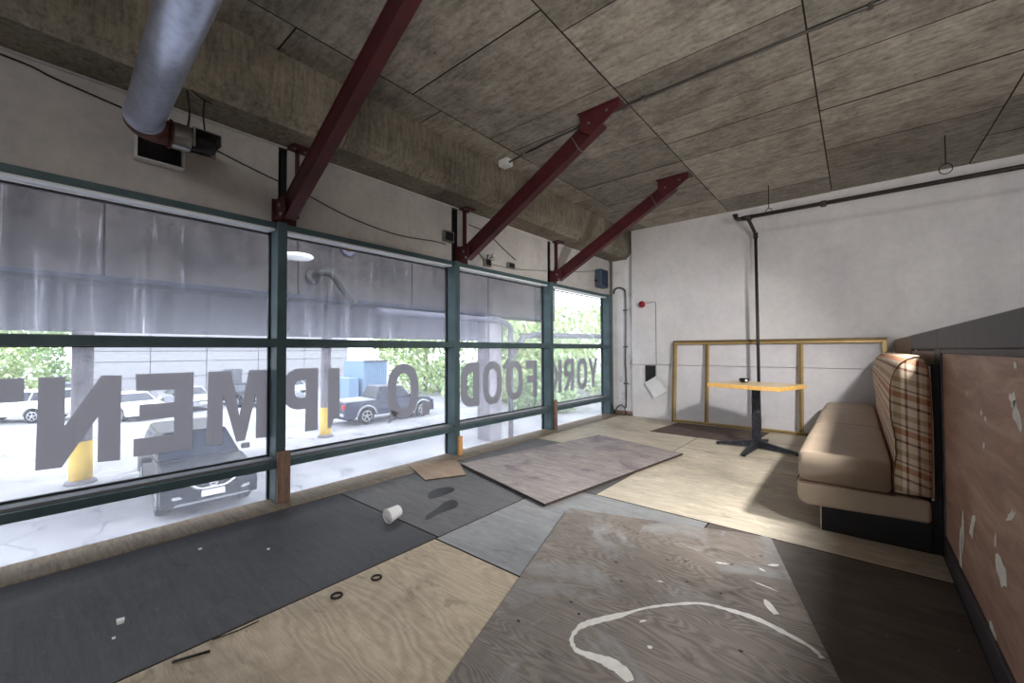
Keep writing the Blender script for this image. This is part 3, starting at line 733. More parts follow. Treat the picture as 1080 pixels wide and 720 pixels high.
mb = MB().box(-3.21, -3.09, .652, .80, 2.515, 2.521).box(-3.21, -3.205, .652, .80, 2.40, 2.521).box(-3.09, -3.085, .652, .665, 2.40, 2.521).box(-3.21, -3.085, .795, .80, 2.45, 2.521)
mb.build('motor_bracket', M['steel'], fn, .001)
fr_ = MB().box(XW+.002, -3.36, .425, .437, 2.345, 2.52).box(XW+.002, -3.36, .66, .668, 2.345, 2.52).box(XW+.002, -3.36, .425, .668, 2.337, 2.345).box(XW+.002, -3.36, .425, .668, 2.52, 2.528)
fr_.build('wall_sleeve', M['white_plastic'], fn, .002)
MB().box(XW+.002, XW+.012, .437, .66, 2.345, 2.52).build('louvre', M['black_wood'], fn)
mb = MB().tube(smooth_path([(-3.17, .64, 2.515), (-3.17, .65, 2.62), (-3.16, .64, 2.72), (-3.12, .62, 2.80), (-3.05, .62, 2.86)], 5), .006, 6)
mb.tube(smooth_path([(-3.13, .60, 2.90), (-3.12, .64, 2.77), (-3.13, .70, 2.735), (-3.16, .76, 2.74)], 5), .005, 6)
mb.tube(smooth_path([(-3.14, .72, 2.73), (-3.17, .72, 2.65), (-3.16, .73, 2.53)], 4), .005, 6)
mb.build('wiring', M['cable'], fn)

# cables strung along the white wallboard
def cable(pts, r, lab, mat='cable'):
    P = smooth_path(pts, 5); mb = MB().tube(P, r, 6)
    tag(mb.build('cable', M[mat], None, 0, 1, pts[len(pts)//2]), lab, 'cable', 'cables on the wall over the windows')
xc = XW+.012
cable([(xc, -.9, 2.73), (xc, -.097, 2.707), (xc, .10, 2.674), (xc, .378, 2.633)], .0045, 'thin black cable at the top left, ending behind the duct')
cable([(xc, .70, 2.59), (xc, .86, 2.551), (xc, 1.05, 2.505), (xc, 1.268, 2.46)], .004, 'thin black cable from the fan to the nearest brace')
cable([(xc, 1.454, 2.425), (xc, 1.846, 2.325), (xc, 2.335, 2.275), (xc, 2.80, 2.305), (xc, 2.96, 2.30)], .004, 'drooping thin cable between the nearest and the middle brace')
cable([(xc, 3.30, 2.60), (xc, 3.61, 2.57), (xc, 3.9, 2.44), (xc, 4.156, 2.33)], .004, 'thin dark cable curving down right of the middle brace')
cable([(xc, 3.30, 2.40), (xc, 3.45, 2.31), (xc, 3.56, 2.225)], .005, 'short dark cable from the middle brace to the junction box')
cable([(xc, 3.62, 2.20), (xc, 4.2, 2.215), (xc, 4.9, 2.30)], .004, 'pale wire along the window head between junction boxes', 'cable_grey')
cable([(xc, 5.15, 2.33), (xc, 5.9, 2.43), (xc, 6.6, 2.56)], .004, 'thin cable rising towards the speaker from the farthest brace')

def jbox(y, z, w, h, lab, wires):
    o = thing('junction_box', (XW, y, z), lab, 'electrical box', 'junction boxes over the windows')
    MB().box(XW+.001, XW+.045, y-w/2, y+w/2, z-h/2, z+h/2).build('box', M['steel'], o, .003)
    MB().box(XW+.0455, XW+.048, y-w*.38, y+w*.38, z-h*.36, z+h*.36).build('opening', M['black_wood'], o)
    if wires:
        mb = MB(); q = random.Random(int(y*10))
        for k in range(7):
            p0 = Vector((XW+.045, y+q.uniform(-w/3, w/3), z+q.uniform(-h/3, h/3)))
            mb.tube(smooth_path([p0, p0+Vector((.03, q.uniform(-.05, .05), q.uniform(-.01, .07))), p0+Vector((.04, q.uniform(-.09, .09), q.uniform(-.02, .11)))], 4), .0035, 6)
        mb.build('wire', M['cable'], o)
jbox(3.60, 2.20, .11, .085, 'open junction box with loose wires right of the middle brace', True)
jbox(4.04, 2.235, .13, .075, 'small grey junction box without wires over the third window', False)
jbox(2.98, 2.39, .14, .12, 'grey metal electrical box left of the middle brace', False)
# ================================================================== CEILING CONDUIT
co = thing('conduit', (-1.4, 3.24, CZ), 'steel conduit crossing the ceiling behind the middle brace', 'conduit')
MB().tube([(-2.60, 3.33, CZ-.03), (-2.1, 3.30, CZ-.012), (-1.45, 3.25, CZ-.013), (.2, 3.245, CZ-.012), (3.5, 3.24, CZ-.012)], .011, 10).build('tube', M['emt'], co)
MB().tube([(-2.86, 3.35, CZ-.045), (-2.72, 3.34, CZ-.04), (-2.60, 3.33, CZ-.03)], .011, 10).build('offset_bend', M['emt'], co)
MB().box(-2.96, -2.84, 3.31, 3.41, CZ-.075, CZ-.002).build('junction_box', M['white_plastic'], co, .003)
MB().tube(smooth_path([(-2.95, 3.36, CZ-.07), (-2.99, 3.37, 3.06), (-2.96, 3.42, 2.96), (-3.01, 3.44, 2.88)], 5), .004, 6).build('wire', M['cable_grey'], co)
for x in (-1.3, .1, 1.2): MB().box(x-.012, x+.012, 3.222, 3.268, CZ-.026, CZ-.001).build('clip', M['emt'], co)

# ================================================================== PIPES ON THE BACK WALL
pi_ = thing('drain_pipe', (-1.03, 6.45, 0), 'black iron pipe running under the ceiling and dropping behind the table', 'pipe')
yp, zp = 6.03, 2.855
MB().tube([(-1.12, yp, zp+.006), (5.15, yp, zp)], .024, 14).build('run', M['pipe'], pi_)
MB().lathe([(.031, -.05), (.033, -.05), (.033, .05), (.031, .05)], (-1.06, yp, zp), (1, 0, 0), 14).build('tee', M['pipe'], pi_)
mb = MB().tube([(-1.12, yp, zp), (-1.165, yp, zp), (-1.19, yp, zp+.02), (-1.20, yp, zp+.06)], .027, 12).tube([(-1.20, yp, zp+.055), (-1.20, yp, zp+.075)], .034, 12)
mb.build('elbow', M['pipe'], pi_)
yd = 6.50
MB().tube([(-1.06, yp, zp), (-1.055, yp+.10, zp-.02), (-1.05, yd-.06, zp-.09), (-1.045, yd, zp-.13)], .022, 12).build('branch', M['pipe'], pi_)
MB().tube([(-1.045, yd, zp-.10), (-1.045, yd, zp-.17)], .03, 12).build('coupling', M['pipe'], pi_)
MB().tube([(-1.045, yd, zp-.12), (-1.03, yd, .001)], .020, 14).build('drop', M['pipe'], pi_)
MB().box(-.30, -.24, yp-.032, yp+.032, zp-.032, zp+.032).build('coupling', M['pipe'], pi_, .01)
def hanger(x, y, zr, lab, ring):
    o = thing('hanger_rod', (x, y, CZ), lab, 'pipe hanger', 'threaded pipe hangers under the ceiling')
    MB().tube([(x, y, zr), (x, y, CZ-.001)], .005, 8).build('rod', M['dark_metal'], o)
    mb = MB(); P = []
    for k in range(25):
        an = 2*pi*k/24+pi/2; rr_ = ring*(1+.18*max(0, sin(an)))
        P.append((x+rr_*cos(an), y, zr-ring*1.05+rr_*sin(an)))
    mb.tube(P, .0045, 6, 0, False); mb.build('ring', M['dark_metal'], o)
hanger(-.82, yp, zp+.068, 'threaded hanger rod holding the pipe near its elbow', .032)
hanger(.69, 5.72, 2.93, 'hanger rod with an empty teardrop ring at the upper right', .045)

# ================================================================== BACK WALL FITTINGS
al = thing('alarm_horn', (-2.787, YB, 1.92), 'round red fire alarm horn on the back wall', 'alarm')
MB().lathe([(0, 0), (.055, 0), (.055, .02), (0, .02)], (-2.787, YB-.001, 1.92), (0, -1, 0), 24).build('mount', M['white_plastic'], al)
MB().lathe([(0, .0), (.050, 0), (.056, .01), (.056, .035), (.045, .055), (.02, .062), (0, .063)], (-2.787, YB-.02, 1.92), (0, -1, 0), 28).build('dome', M['alarm'], al)
MB().lathe([(0, 0), (.018, 0), (.015, .012), (0, .014)], (-2.787, YB-.082, 1.92), (0, -1, 0), 16).build('hub', M['rust'], al)
wi = MB().tube([(-2.72, YB-.004, 1.935), (-2.585, YB-.004, 1.95), (-2.565, YB-.004, 1.935), (-2.565, YB-.004, .93), (-2.566, YB-.006, .898)], .004, 6)
tag(wi.build('alarm_cable', M['cable_grey'], None, 0, 1, (-2.565, YB, 1.4)), 'thin grey wire running from the red alarm down to the open box', 'cable')
pb = thing('outlet_box', (-2.66, YB, .75), 'open dark electrical box on the back wall under the red alarm', 'electrical box')
MB().box(-2.757, -2.565, YB-.012, YB-.001, .60, .89).build('rim', M['steel'], pb, .002)
MB().box(-2.745, -2.577, YB-.0135, YB-.0125, .615, .878).build('opening', M['black_wood'], pb)
MB().tube(smooth_path([(-2.60, YB-.015, .86), (-2.60, YB-.035, .78), (-2.63, YB-.03, .70), (-2.615, YB-.03, .62)], 4), .005, 6).build('wire', M['cable'], pb)
pc = thing('cover_plate', (-2.55, YB-.03, .55), 'white cover plate hanging askew below the open electrical box', 'cover')
an = R(32); ex = Vector((cos(an), -.10, sin(an))).normalized(); ez = Vector((-sin(an), -.06, cos(an))).normalized(); ny = ex.cross(ez)
cc = Vector((-2.555, YB-.055, .535))
MB().obox(cc, ex*.125, ez*.145, ny*.006).build('plate', M['white_plastic'], pc, .003)
mb = MB()
for sgn in (-1, 1):
    mb.obox(cc+ex*.12*sgn+ny*.012, ex*.005, ez*.145, ny*.012); mb.obox(cc+ez*.14*sgn+ny*.012, ex*.125, ez*.005, ny*.012)
mb.build('lip', M['white_plastic'], pc)
sk = thing('wall_speaker', (XW, 6.45, 2.38), 'blue grey box speaker on the wallboard in the window corner', 'speaker')
MB().box(XW+.012, XW+.13, 6.30, 6.56, 2.22, 2.53).build('cabinet', M['speaker'], sk, .01)
MB().box(XW+.128, XW+.138, 6.32, 6.54, 2.24, 2.51).build('grille', M['grille'], sk, .004)
MB().box(XW, XW+.02, 6.38, 6.48, 2.30, 2.44).build('bracket', M['dark_metal'], sk)
MB().lathe([(0, 0), (.015, 0), (.015, .03), (0, .03)], (XW+.05, 6.245, 2.33), (0, 1, 0), 12).build('knob', M['black_dish'], sk)
cp = thing('corner_conduit', (-3.2, 6.87, 0), 'thin grey conduit hooping down the corner concrete column', 'conduit')
MB().tube(smooth_path([(-3.36, 6.885, 2.16), (-3.33, 6.875, 2.235), (-3.26, 6.87, 2.26), (-3.17, 6.87, 2.23), (-3.13, 6.87, 2.13), (-3.13, 6.87, 1.6), (-3.14, 6.87, 1.0), (-3.13, 6.87, .5), (-3.14, 6.87, .12)], 6), .014, 10).build('tube', M['emt'], cp)
for z in (1.85, 1.2, .55): MB().box(-3.17, -3.10, 6.85, 6.899, z-.012, z+.012).build('strap', M['emt'], cp, .002)
cable_c = MB().tube(smooth_path([(-3.33, 6.80, .02), (-3.28, 6.83, .12), (-3.22, 6.84, .17), (-3.15, 6.84, .12), (-3.12, 6.83, .02)], 6), .008, 8).tube(smooth_path([(-3.38, 6.75, .25), (-3.33, 6.77, .10), (-3.27, 6.78, .015), (-3.1, 6.80, .012)], 6), .008, 8).tube(smooth_path([(-3.40, 6.78, .34), (-3.36, 6.80, .12), (-3.30, 6.80, .03)], 6), .007, 8)
tag(cable_c.build('cable_loop', M['cable'], None, 0, 1, (-3.25, 6.82, 0)), 'black cables looping on the floor at the foot of the corner column', 'cable')
tag(MB().box(-3.36, -2.995, 6.845, 6.899, .0, .065).build('wood_blocking', M['block_grey'], None, .004, 1, (-3.18, 6.87, 0)), 'low rusty brown wood blocking at the foot of the corner column', 'wood block')
tag(MB().tube([(-3.395, 6.865, .0), (-3.395, 6.865, 2.74)], .022, 12).build('corner_pipe', M['cable_grey'], None, 0, 1, (-3.395, 6.865, 0)), 'grey vertical pipe between the last window jamb and the corner column', 'pipe')

# ================================================================== LEANING FRAME
lf = thing('window_frame', (-1.0, 6.7, 0), 'large gold aluminium glazed frame leaning on the back wall', 'window frame')
def lean(x, h, d=0):      # point on the leaning plane: h along the frame, d towards the room
    t = math.atan2(.105, 1.275); return Vector((x, 6.665+h*sin(t)-d*cos(t), .007+h*cos(t)+d*sin(t)))
def lbar(name, x0, x1, h0, h1, d0, d1, mat, bev=.003):
    P = [lean(x, h, d) for d in (d0, d1) for h in (h0, h1) for x in (x0, x1)]
    return MB().add(P, [(0, 2, 3, 1), (4, 5, 7, 6), (0, 1, 5, 4), (2, 6, 7, 3), (0, 4, 6, 2), (1, 3, 7, 5)]).build(name, mat, lf, bev)
FX0, FX1, FH = -2.25, .285, 1.272
lbar('top_rail', FX0, FX1, FH-.05, FH, 0, .03, M['gold']); lbar('bottom_rail', FX0, FX1, 0, .04, 0, .03, M['gold'])
lbar('top_channel', FX0-.004, FX1, FH-.018, FH+.012, .0, .042, M['gold_dark']); lbar('bottom_channel', FX0, FX1, .010, .022, .03, .038, M['gold_dark'])
lbar('stile', FX0, FX0+.045, .0, FH, 0, .032, M['gold']); lbar('stile', FX1-.045, FX1, 0, FH, 0, .032, M['gold'])
lbar('stile_channel', FX0-.012, FX0+.012, .0, FH, .005, .040, M['gold_dark'])
for x in (-1.752, -.575):
    lbar('mullion', x-.028, x+.028, .04, FH-.05, 0, .024, M['gold']); lbar('mullion_groove', x-.022, x+.004, .04, FH-.05, .024, .0265, M['gold_dark'], 0)
for x0, x1 in ((FX0+.045, -1.78), (-1.724, -.603), (-.547, FX1-.045)):
    lbar('pane', x0, x1, .04, FH-.05, .008, .011, M['glass_frame'], 0)

# ================================================================== TABLE
tb = thing('pedestal_table', (-.90, 5.45, 0), 'small cafe table with orange edge on a black cross base', 'table')
th = R(-16); tx, ty = Vector((cos(th), sin(th), 0)), Vector((-sin(th), cos(th), 0)); tc = Vector((-.905, 5.46, 0))
def tp(u, v, z): return tc+tx*u+ty*v+Vector((0, 0, z))
MB().obox(tp(0, 0, .7365), tx*.385, ty*.315, Vector((0, 0, .0125))).build('tabletop', M['laminate'], tb, .003)
ed = MB()
for u in (-1, 1): ed.obox(tp(u*.387, 0, .727), tx*.006, ty*.321, Vector((0, 0, .0225)))
for v in (-1, 1): ed.obox(tp(0, v*.317, .727), tx*.393, ty*.006, Vector((0, 0, .0225)))
ed.build('edge_band', M['table_edge'], tb, .004)
bc = Vector((-.905, 5.50, 0))
MB().box(bc.x-.042, bc.x+.042, bc.y-.042, bc.y+.042, .06, .70).build('column', M['table_base'], tb, .008)
MB().obox((bc.x, bc.y, .7095), tx*.16, ty*.16, Vector((0, 0, .006))).build('spider', M['table_base'], tb)
for tip in ((-1.325, 5.44), (-.485, 5.36), (-.945, 4.965), (-.872, 5.96)):
    d = Vector((tip[0]-bc.x, tip[1]-bc.y, 0)); L = d.length; d.normalize(); s_ = Vector((-d.y, d.x, 0))
    mb = MB(); c0 = bc+d*.03
    vs = [c0+s_*.032+Vector((0, 0, .015)), c0-s_*.032+Vector((0, 0, .015)), c0-s_*.028+Vector((0, 0, .095)), c0+s_*.028+Vector((0, 0, .095))]
    e = bc+d*L
    vs += [e+s_*.024+Vector((0, 0, .012)), e-s_*.024+Vector((0, 0, .012)), e-s_*.02+Vector((0, 0, .034)), e+s_*.02+Vector((0, 0, .034))]
    mb.add(vs, [(0, 1, 2, 3), (7, 6, 5, 4), (0, 4, 5, 1), (1, 5, 6, 2), (2, 6, 7, 3), (3, 7, 4, 0)])
    lg = mb.build('leg', M['table_base'], tb, .004)
    MB().lathe([(0, 0), (.018, 0), (.016, .014), (0, .014)], e-d*.02+Vector((0, 0, .0005)), (0, 0, 1), 12).build('glide', M['black_dish'], lg)
ds = thing('dish', (-1.04, 5.58, .7495), 'small black dish on the cafe table', 'dish')
MB().lathe([(0, 0), (.035, 0), (.05, .015), (.056, .05), (.052, .05), (.046, .018), (.033, .006), (0, .006)], (-1.04, 5.58, .7495), (0, 0, 1), 28).build('bowl', M['black_dish'], ds)
MB().box(-1.018, -.996, 5.516, 5.53, .765, .79).build('tag', M['paper_cup'], ds)

# ================================================================== BENCH
bn = thing('booth_bench', (0, 4.9, 0), 'tan vinyl booth bench with plaid back cushions against the half wall', 'bench')
Y0, Y1 = 3.27, 6.52
MB().box(-.19, .31, Y0+.01, Y1-.02, .0, .165).build('plinth', M['black_wood'], bn, .003)
MB().box(-.192, -.187, Y0+.006, Y0+.012, .0, .165).build('plinth_edge', M['piping'], bn)
MB().prism([(-.30, .158), (-.312, .20), (-.312, .292), (.31, .292), (.31, .165), (-.26, .14)], 'y', Y0, Y1).build('seat_base', M['vinyl_tan'], bn, .022, 4)
def pillow(prof, y0, y1, name, mat, bev, parent, crown=.012, n=10):
    """a stuffed cushion: a profile swept along y, pulled in towards its two ends"""
    mb = MB(); k = len(prof); cx = sum(p[0] for p in prof)/k; cz = sum(p[1] for p in prof)/k; vs = []
    ts = [0, .012, .035, .08, .16, .3, .5, .7, .84, .92, .965, .988, 1]
    for t in ts:
        e = min(t, 1-t); q = 1-crown*2.4*max(0, 1-e/.05)**2 - crown*.5*max(0, 1-e/.4)
        vs += [(cx+(x-cx)*q, y0+(y1-y0)*t, cz+(z-cz)*q) for x, z in prof]
    fs = [tuple(range(k)), tuple(range((len(ts)-1)*k, len(ts)*k))[::-1]]
    for i in range(len(ts)-1):
        for j in range(k): fs.append((i*k+j, i*k+(j+1) % k, (i+1)*k+(j+1) % k, (i+1)*k+j))
    mb.add(vs, fs, 0, True)
    return mb.build(name, mat, parent, 0)
def rprof(pts, r=.03, n=5):
    out = []; N = len(pts)
    for i in range(N):
        p = Vector(pts[i]); a = (Vector(pts[i-1])-p); b = (Vector(pts[(i+1) % N])-p)
        ra = min(r, a.length*.45, b.length*.45); a = p+a.normalized()*ra; b = p+b.normalized()*ra
        for j in range(n+1):
            t = j/n; out.append(tuple(a*(1-t)**2+p*2*t*(1-t)+b*t*t))
    return out
seatp = rprof([(-.308, .296), (-.308, .47), (-.27, .487), (.0, .490), (.152, .484), (.152, .296)], .035)
for a, b in ((Y0, 4.655), (4.66, Y1)):
    c_ = pillow(seatp, a, b, 'seat_cushion', M['vinyl_tan'], 0, bn, .018)
    tb_ = MB().tube([(-.312, y, .294) for y in (a+.02, (a+b)/2, b-.02)], .004, 6)
    tb_.tube([(x, a-.001, .294) for x in (-.30, 0, .16)], .004, 6); tb_.build('seam', M['vinyl_seam'], c_)
backp = [(.155, .30), (.150, .40), (.165, .52), (.163, .62), (.145, .745), (.142, .83), (.144, .912), (.152, .975), (.166, 1.024), (.19, 1.068), (.22, 1.094), (.25, 1.108), (.275, 1.11), (.295, 1.095), (.308, 1.05), (.314, .975), (.318, .8), (.319, .658), (.316, .45), (.313, .30)]
for i, (a, b) in enumerate(((Y0, 4.94), (4.945, Y1+.02))):
    c_ = pillow(backp, a, b, 'back_cushion', M['plaid'], 0, bn, .010)
    pm = MB()
    kx = sum(p[0] for p in backp)/len(backp); kz = sum(p[1] for p in backp)/len(backp); q = 1-.010*2.9
    pm.tube([(kx+(x-kx)*q, a-.001, kz+(z-kz)*q) for x, z in backp], .0032, 6)
    pm.build('piping', M['piping'] if i else M['vinyl_seam'], c_)
MB().box(.31, .352, Y0+.02, Y1, .0, 1.06).build('back_board', M['black_wood'], bn)
MB().tube([(.316, Y0+.005, .30), (.318, Y0+.005, .7), (.31, Y0+.005, 1.05)], .006, 6).build('back_piping', M['piping'], bn)

# ================================================================== OUTSIDE
ZG = -2.6
gr = MB().add([(-120, -70, ZG), (-3.55, -70, ZG), (-3.55, 110, ZG), (-120, 110, ZG)], [(0, 1, 2, 3)]).add([(-120, -70, ZG-.3), (-3.55, -70, ZG-.3), (-3.55, 110, ZG-.3), (-120, 110, ZG-.3)], [(3, 2, 1, 0)])
struct('ground', gr, M['asphalt'])
struct('wall_outside_base', MB().box(-3.60, -3.45, -12, 9, ZG, -.065), M['ext_conc2'])
# parking structure beams
def cbeam(name, x0, x1, y0, y1, z0, z1, mat, lab, joints=()):
    o = thing(name, ((x0+x1)/2, (y0+y1)/2, z0), lab, 'concrete beam', 'outdoor concrete beams')
    ys = [y0]+list(joints)+[y1]; mb = MB()
    for a, b in zip(ys, ys[1:]): mb.box(x0, x1, a+.012, b-.012, z0, z1)
    mb.box(x0+.05, x1-.05, y0+.02, y1-.02, z0+.03, z1-.03)
    mb.build('casting', mat, o, .03)
    return o
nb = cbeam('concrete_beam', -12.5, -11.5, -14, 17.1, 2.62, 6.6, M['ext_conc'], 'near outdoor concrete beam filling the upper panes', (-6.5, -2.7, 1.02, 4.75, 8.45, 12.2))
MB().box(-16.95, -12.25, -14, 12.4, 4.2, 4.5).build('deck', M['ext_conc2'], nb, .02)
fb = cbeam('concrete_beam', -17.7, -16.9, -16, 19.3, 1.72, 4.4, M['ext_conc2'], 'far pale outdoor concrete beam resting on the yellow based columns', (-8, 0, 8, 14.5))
def column(x, y, r, top, ysl, lab, square=False):
    o = thing('concrete_column', (x, y, ZG), lab, 'column', 'outdoor columns')
    if square: MB().box(x-r, x+r, y-r, y+r, ZG, top).build('shaft', M['col_conc'], o, .03)
    else: MB().lathe([(0, 0), (r, 0), (r, top-ZG), (0, top-ZG)], (x, y, ZG), (0, 0, 1), 28).build('shaft', M['col_conc'], o)
    if ysl:
        MB().lathe([(r+.004, 0), (r+.02, 0), (r+.02, ysl), (r+.004, ysl)], (x, y, ZG), (0, 0, 1), 28).build('sleeve', M['yellow'], o)
        MB().lathe([(r+.03, 0), (r+.12, 0), (r+.08, .1), (r+.004, .12)], (x, y, ZG), (0, 0, 1), 28).build('footing', M['col_conc'], o)
    return o
column(-17.0, 1.12, .225, 1.74, 1.2, 'round concrete column with yellow base behind the letter N')
column(-17.8, 8.55, .21, 1.74, 1.28, 'slim round concrete column with yellow base between the letters P and I')
column(-11.95, 12.75, .37, 2.62, 0, 'broad square concrete column behind the letter O', True)
MB().box(-12.45, -11.46, -14, 17.05, 2.56, 2.66).build('underside_shade', M['underside_shade'], nb, .02)  # added dark strip, stands in for the shaded underside of the beam
rp = thing('rain_pipe', (-11.3, 13.35, ZG), 'pale downpipe beside the broad outdoor column', 'pipe')
MB().tube(smooth_path([(-11.3, 7.0, 2.36), (-11.3, 12.0, 2.36), (-11.3, 12.9, 2.3), (-11.3, 13.35, 2.1), (-11.3, 13.38, 1.5), (-11.3, 13.38, ZG)], 6), .11, 12).build('tube', M['ext_conc2'], rp)
MB().tube([(-11.6, 13.4, .4), (-11.6, 14.6, 1.75), (-11.6, 15.4, 1.85), (-11.6, 23, 1.95)], .14, 12).build('brace_pipe', M['ext_conc2'], rp)
def strut(p, q, r):
    o = MB().tube([p, q], r, 10).build('pipe_stub', M['rust'], nb)
    MB().lathe([(0, 0), (r*1.7, 0), (r*1.7, .06), (0, .06)], p, Vector(q)-Vector(p), 14).build('flange', M['dark_metal'], o)
strut((-11.4, 2.55, 4.25), (-11.0, 3.15, 4.55), .07)
strut((-11.2, 8.9, 4.3), (-11.0, 10.2, 4.45), .05)
el = MB().tube(smooth_path([(-11.45, 5.15, 3.18), (-11.2, 5.25, 3.30), (-11.1, 5.5, 3.24), (-11.1, 5.85, 2.85), (-11.1, 6.15, 2.5)], 5), .11, 12).build('pipe_elbow', M['dark_metal'], nb)
MB().lathe([(0, 0), (.2, 0), (.2, .08), (0, .08)], (-11.49, 5.12, 3.17), (1, .2, .2), 18).build('flange', M['dark_metal'], el)
lp = thing('ceiling_lamp', (-9.6, 3.85, 3.28), 'white oval lamp seen outside through the upper second pane', 'lamp')
MB().lathe([(0, 0), (.28, .02), (.33, .06), (.3, .10), (0, .12)], (-9.6, 3.95, 3.20), (0, 0, 1), 28).build('shade', M['lamp_white'], lp)
MB().tube([(-9.6, 3.95, 3.3), (-9.6, 3.95, 6.0), (-11.6, 3.95, 6.2)], .02, 8).build('stem', M['dark_metal'], lp)
MB().lathe([(.10, 0), (.22, 0), (.22, .05), (.16, .07), (.10, .07)], (-11.495, 6.15, 4.15), (1, 0, 0), 24).build('cap_ring', M['ext_conc2'], nb)
MB().lathe([(0, 0), (.10, 0), (.10, .09), (0, .10)], (-11.495, 6.15, 4.15), (1, 0, 0), 20).build('cap_plug', M['rust'], nb)

# ---- building and container
bd = thing('white_building', (-42, 9, ZG), 'long white flat building beyond the parking lot', 'building')
MB().box(-50, -42, 2.9, 22.5, ZG, 8).build('wall', M['bldg'], bd)
jt = MB()
for z in (-.9, .35, 1.15): jt.box(-42.05, -41.99, 2.9, 22.5, z-.03, z+.03)
for y in (6.4, 10.0, 13.9, 18.0): jt.box(-42.05, -41.99, y-.03, y+.03, ZG, 3)
jt.build('siding_joint', M['bldg_joint'], bd)
MB().box(-42.1, -41.95, 11.2, 12.6, ZG, -.45).build('door', M['bldg_joint'], bd)
cn = thing('storage_container', (-27.5, 16.1, ZG), 'blue grey storage container behind the pickup truck', 'container')
MB().box(-29.2, -26.4, 15.35, 17.2, ZG, .42).build('body', M['container'], cn, .03)
mb = MB().box(-26.41, -26.395, 15.4, 17.15, ZG+.15, .35)
for k in range(12):
    y = 15.42+k*.148; mb.box(-26.40, -26.36, y, y+.07, ZG+.15, .35)
mb.build('corrugation', M['container'], cn)
MB().box(-26.4, -26.3, 15.35, 17.2, .35, .45).build('top_rail', M['bldg_joint'], cn)
MB().box(-29, -26.6, 14.35, 15.1, ZG, -.75).build('side_cabinet', M['container'], cn, .03)

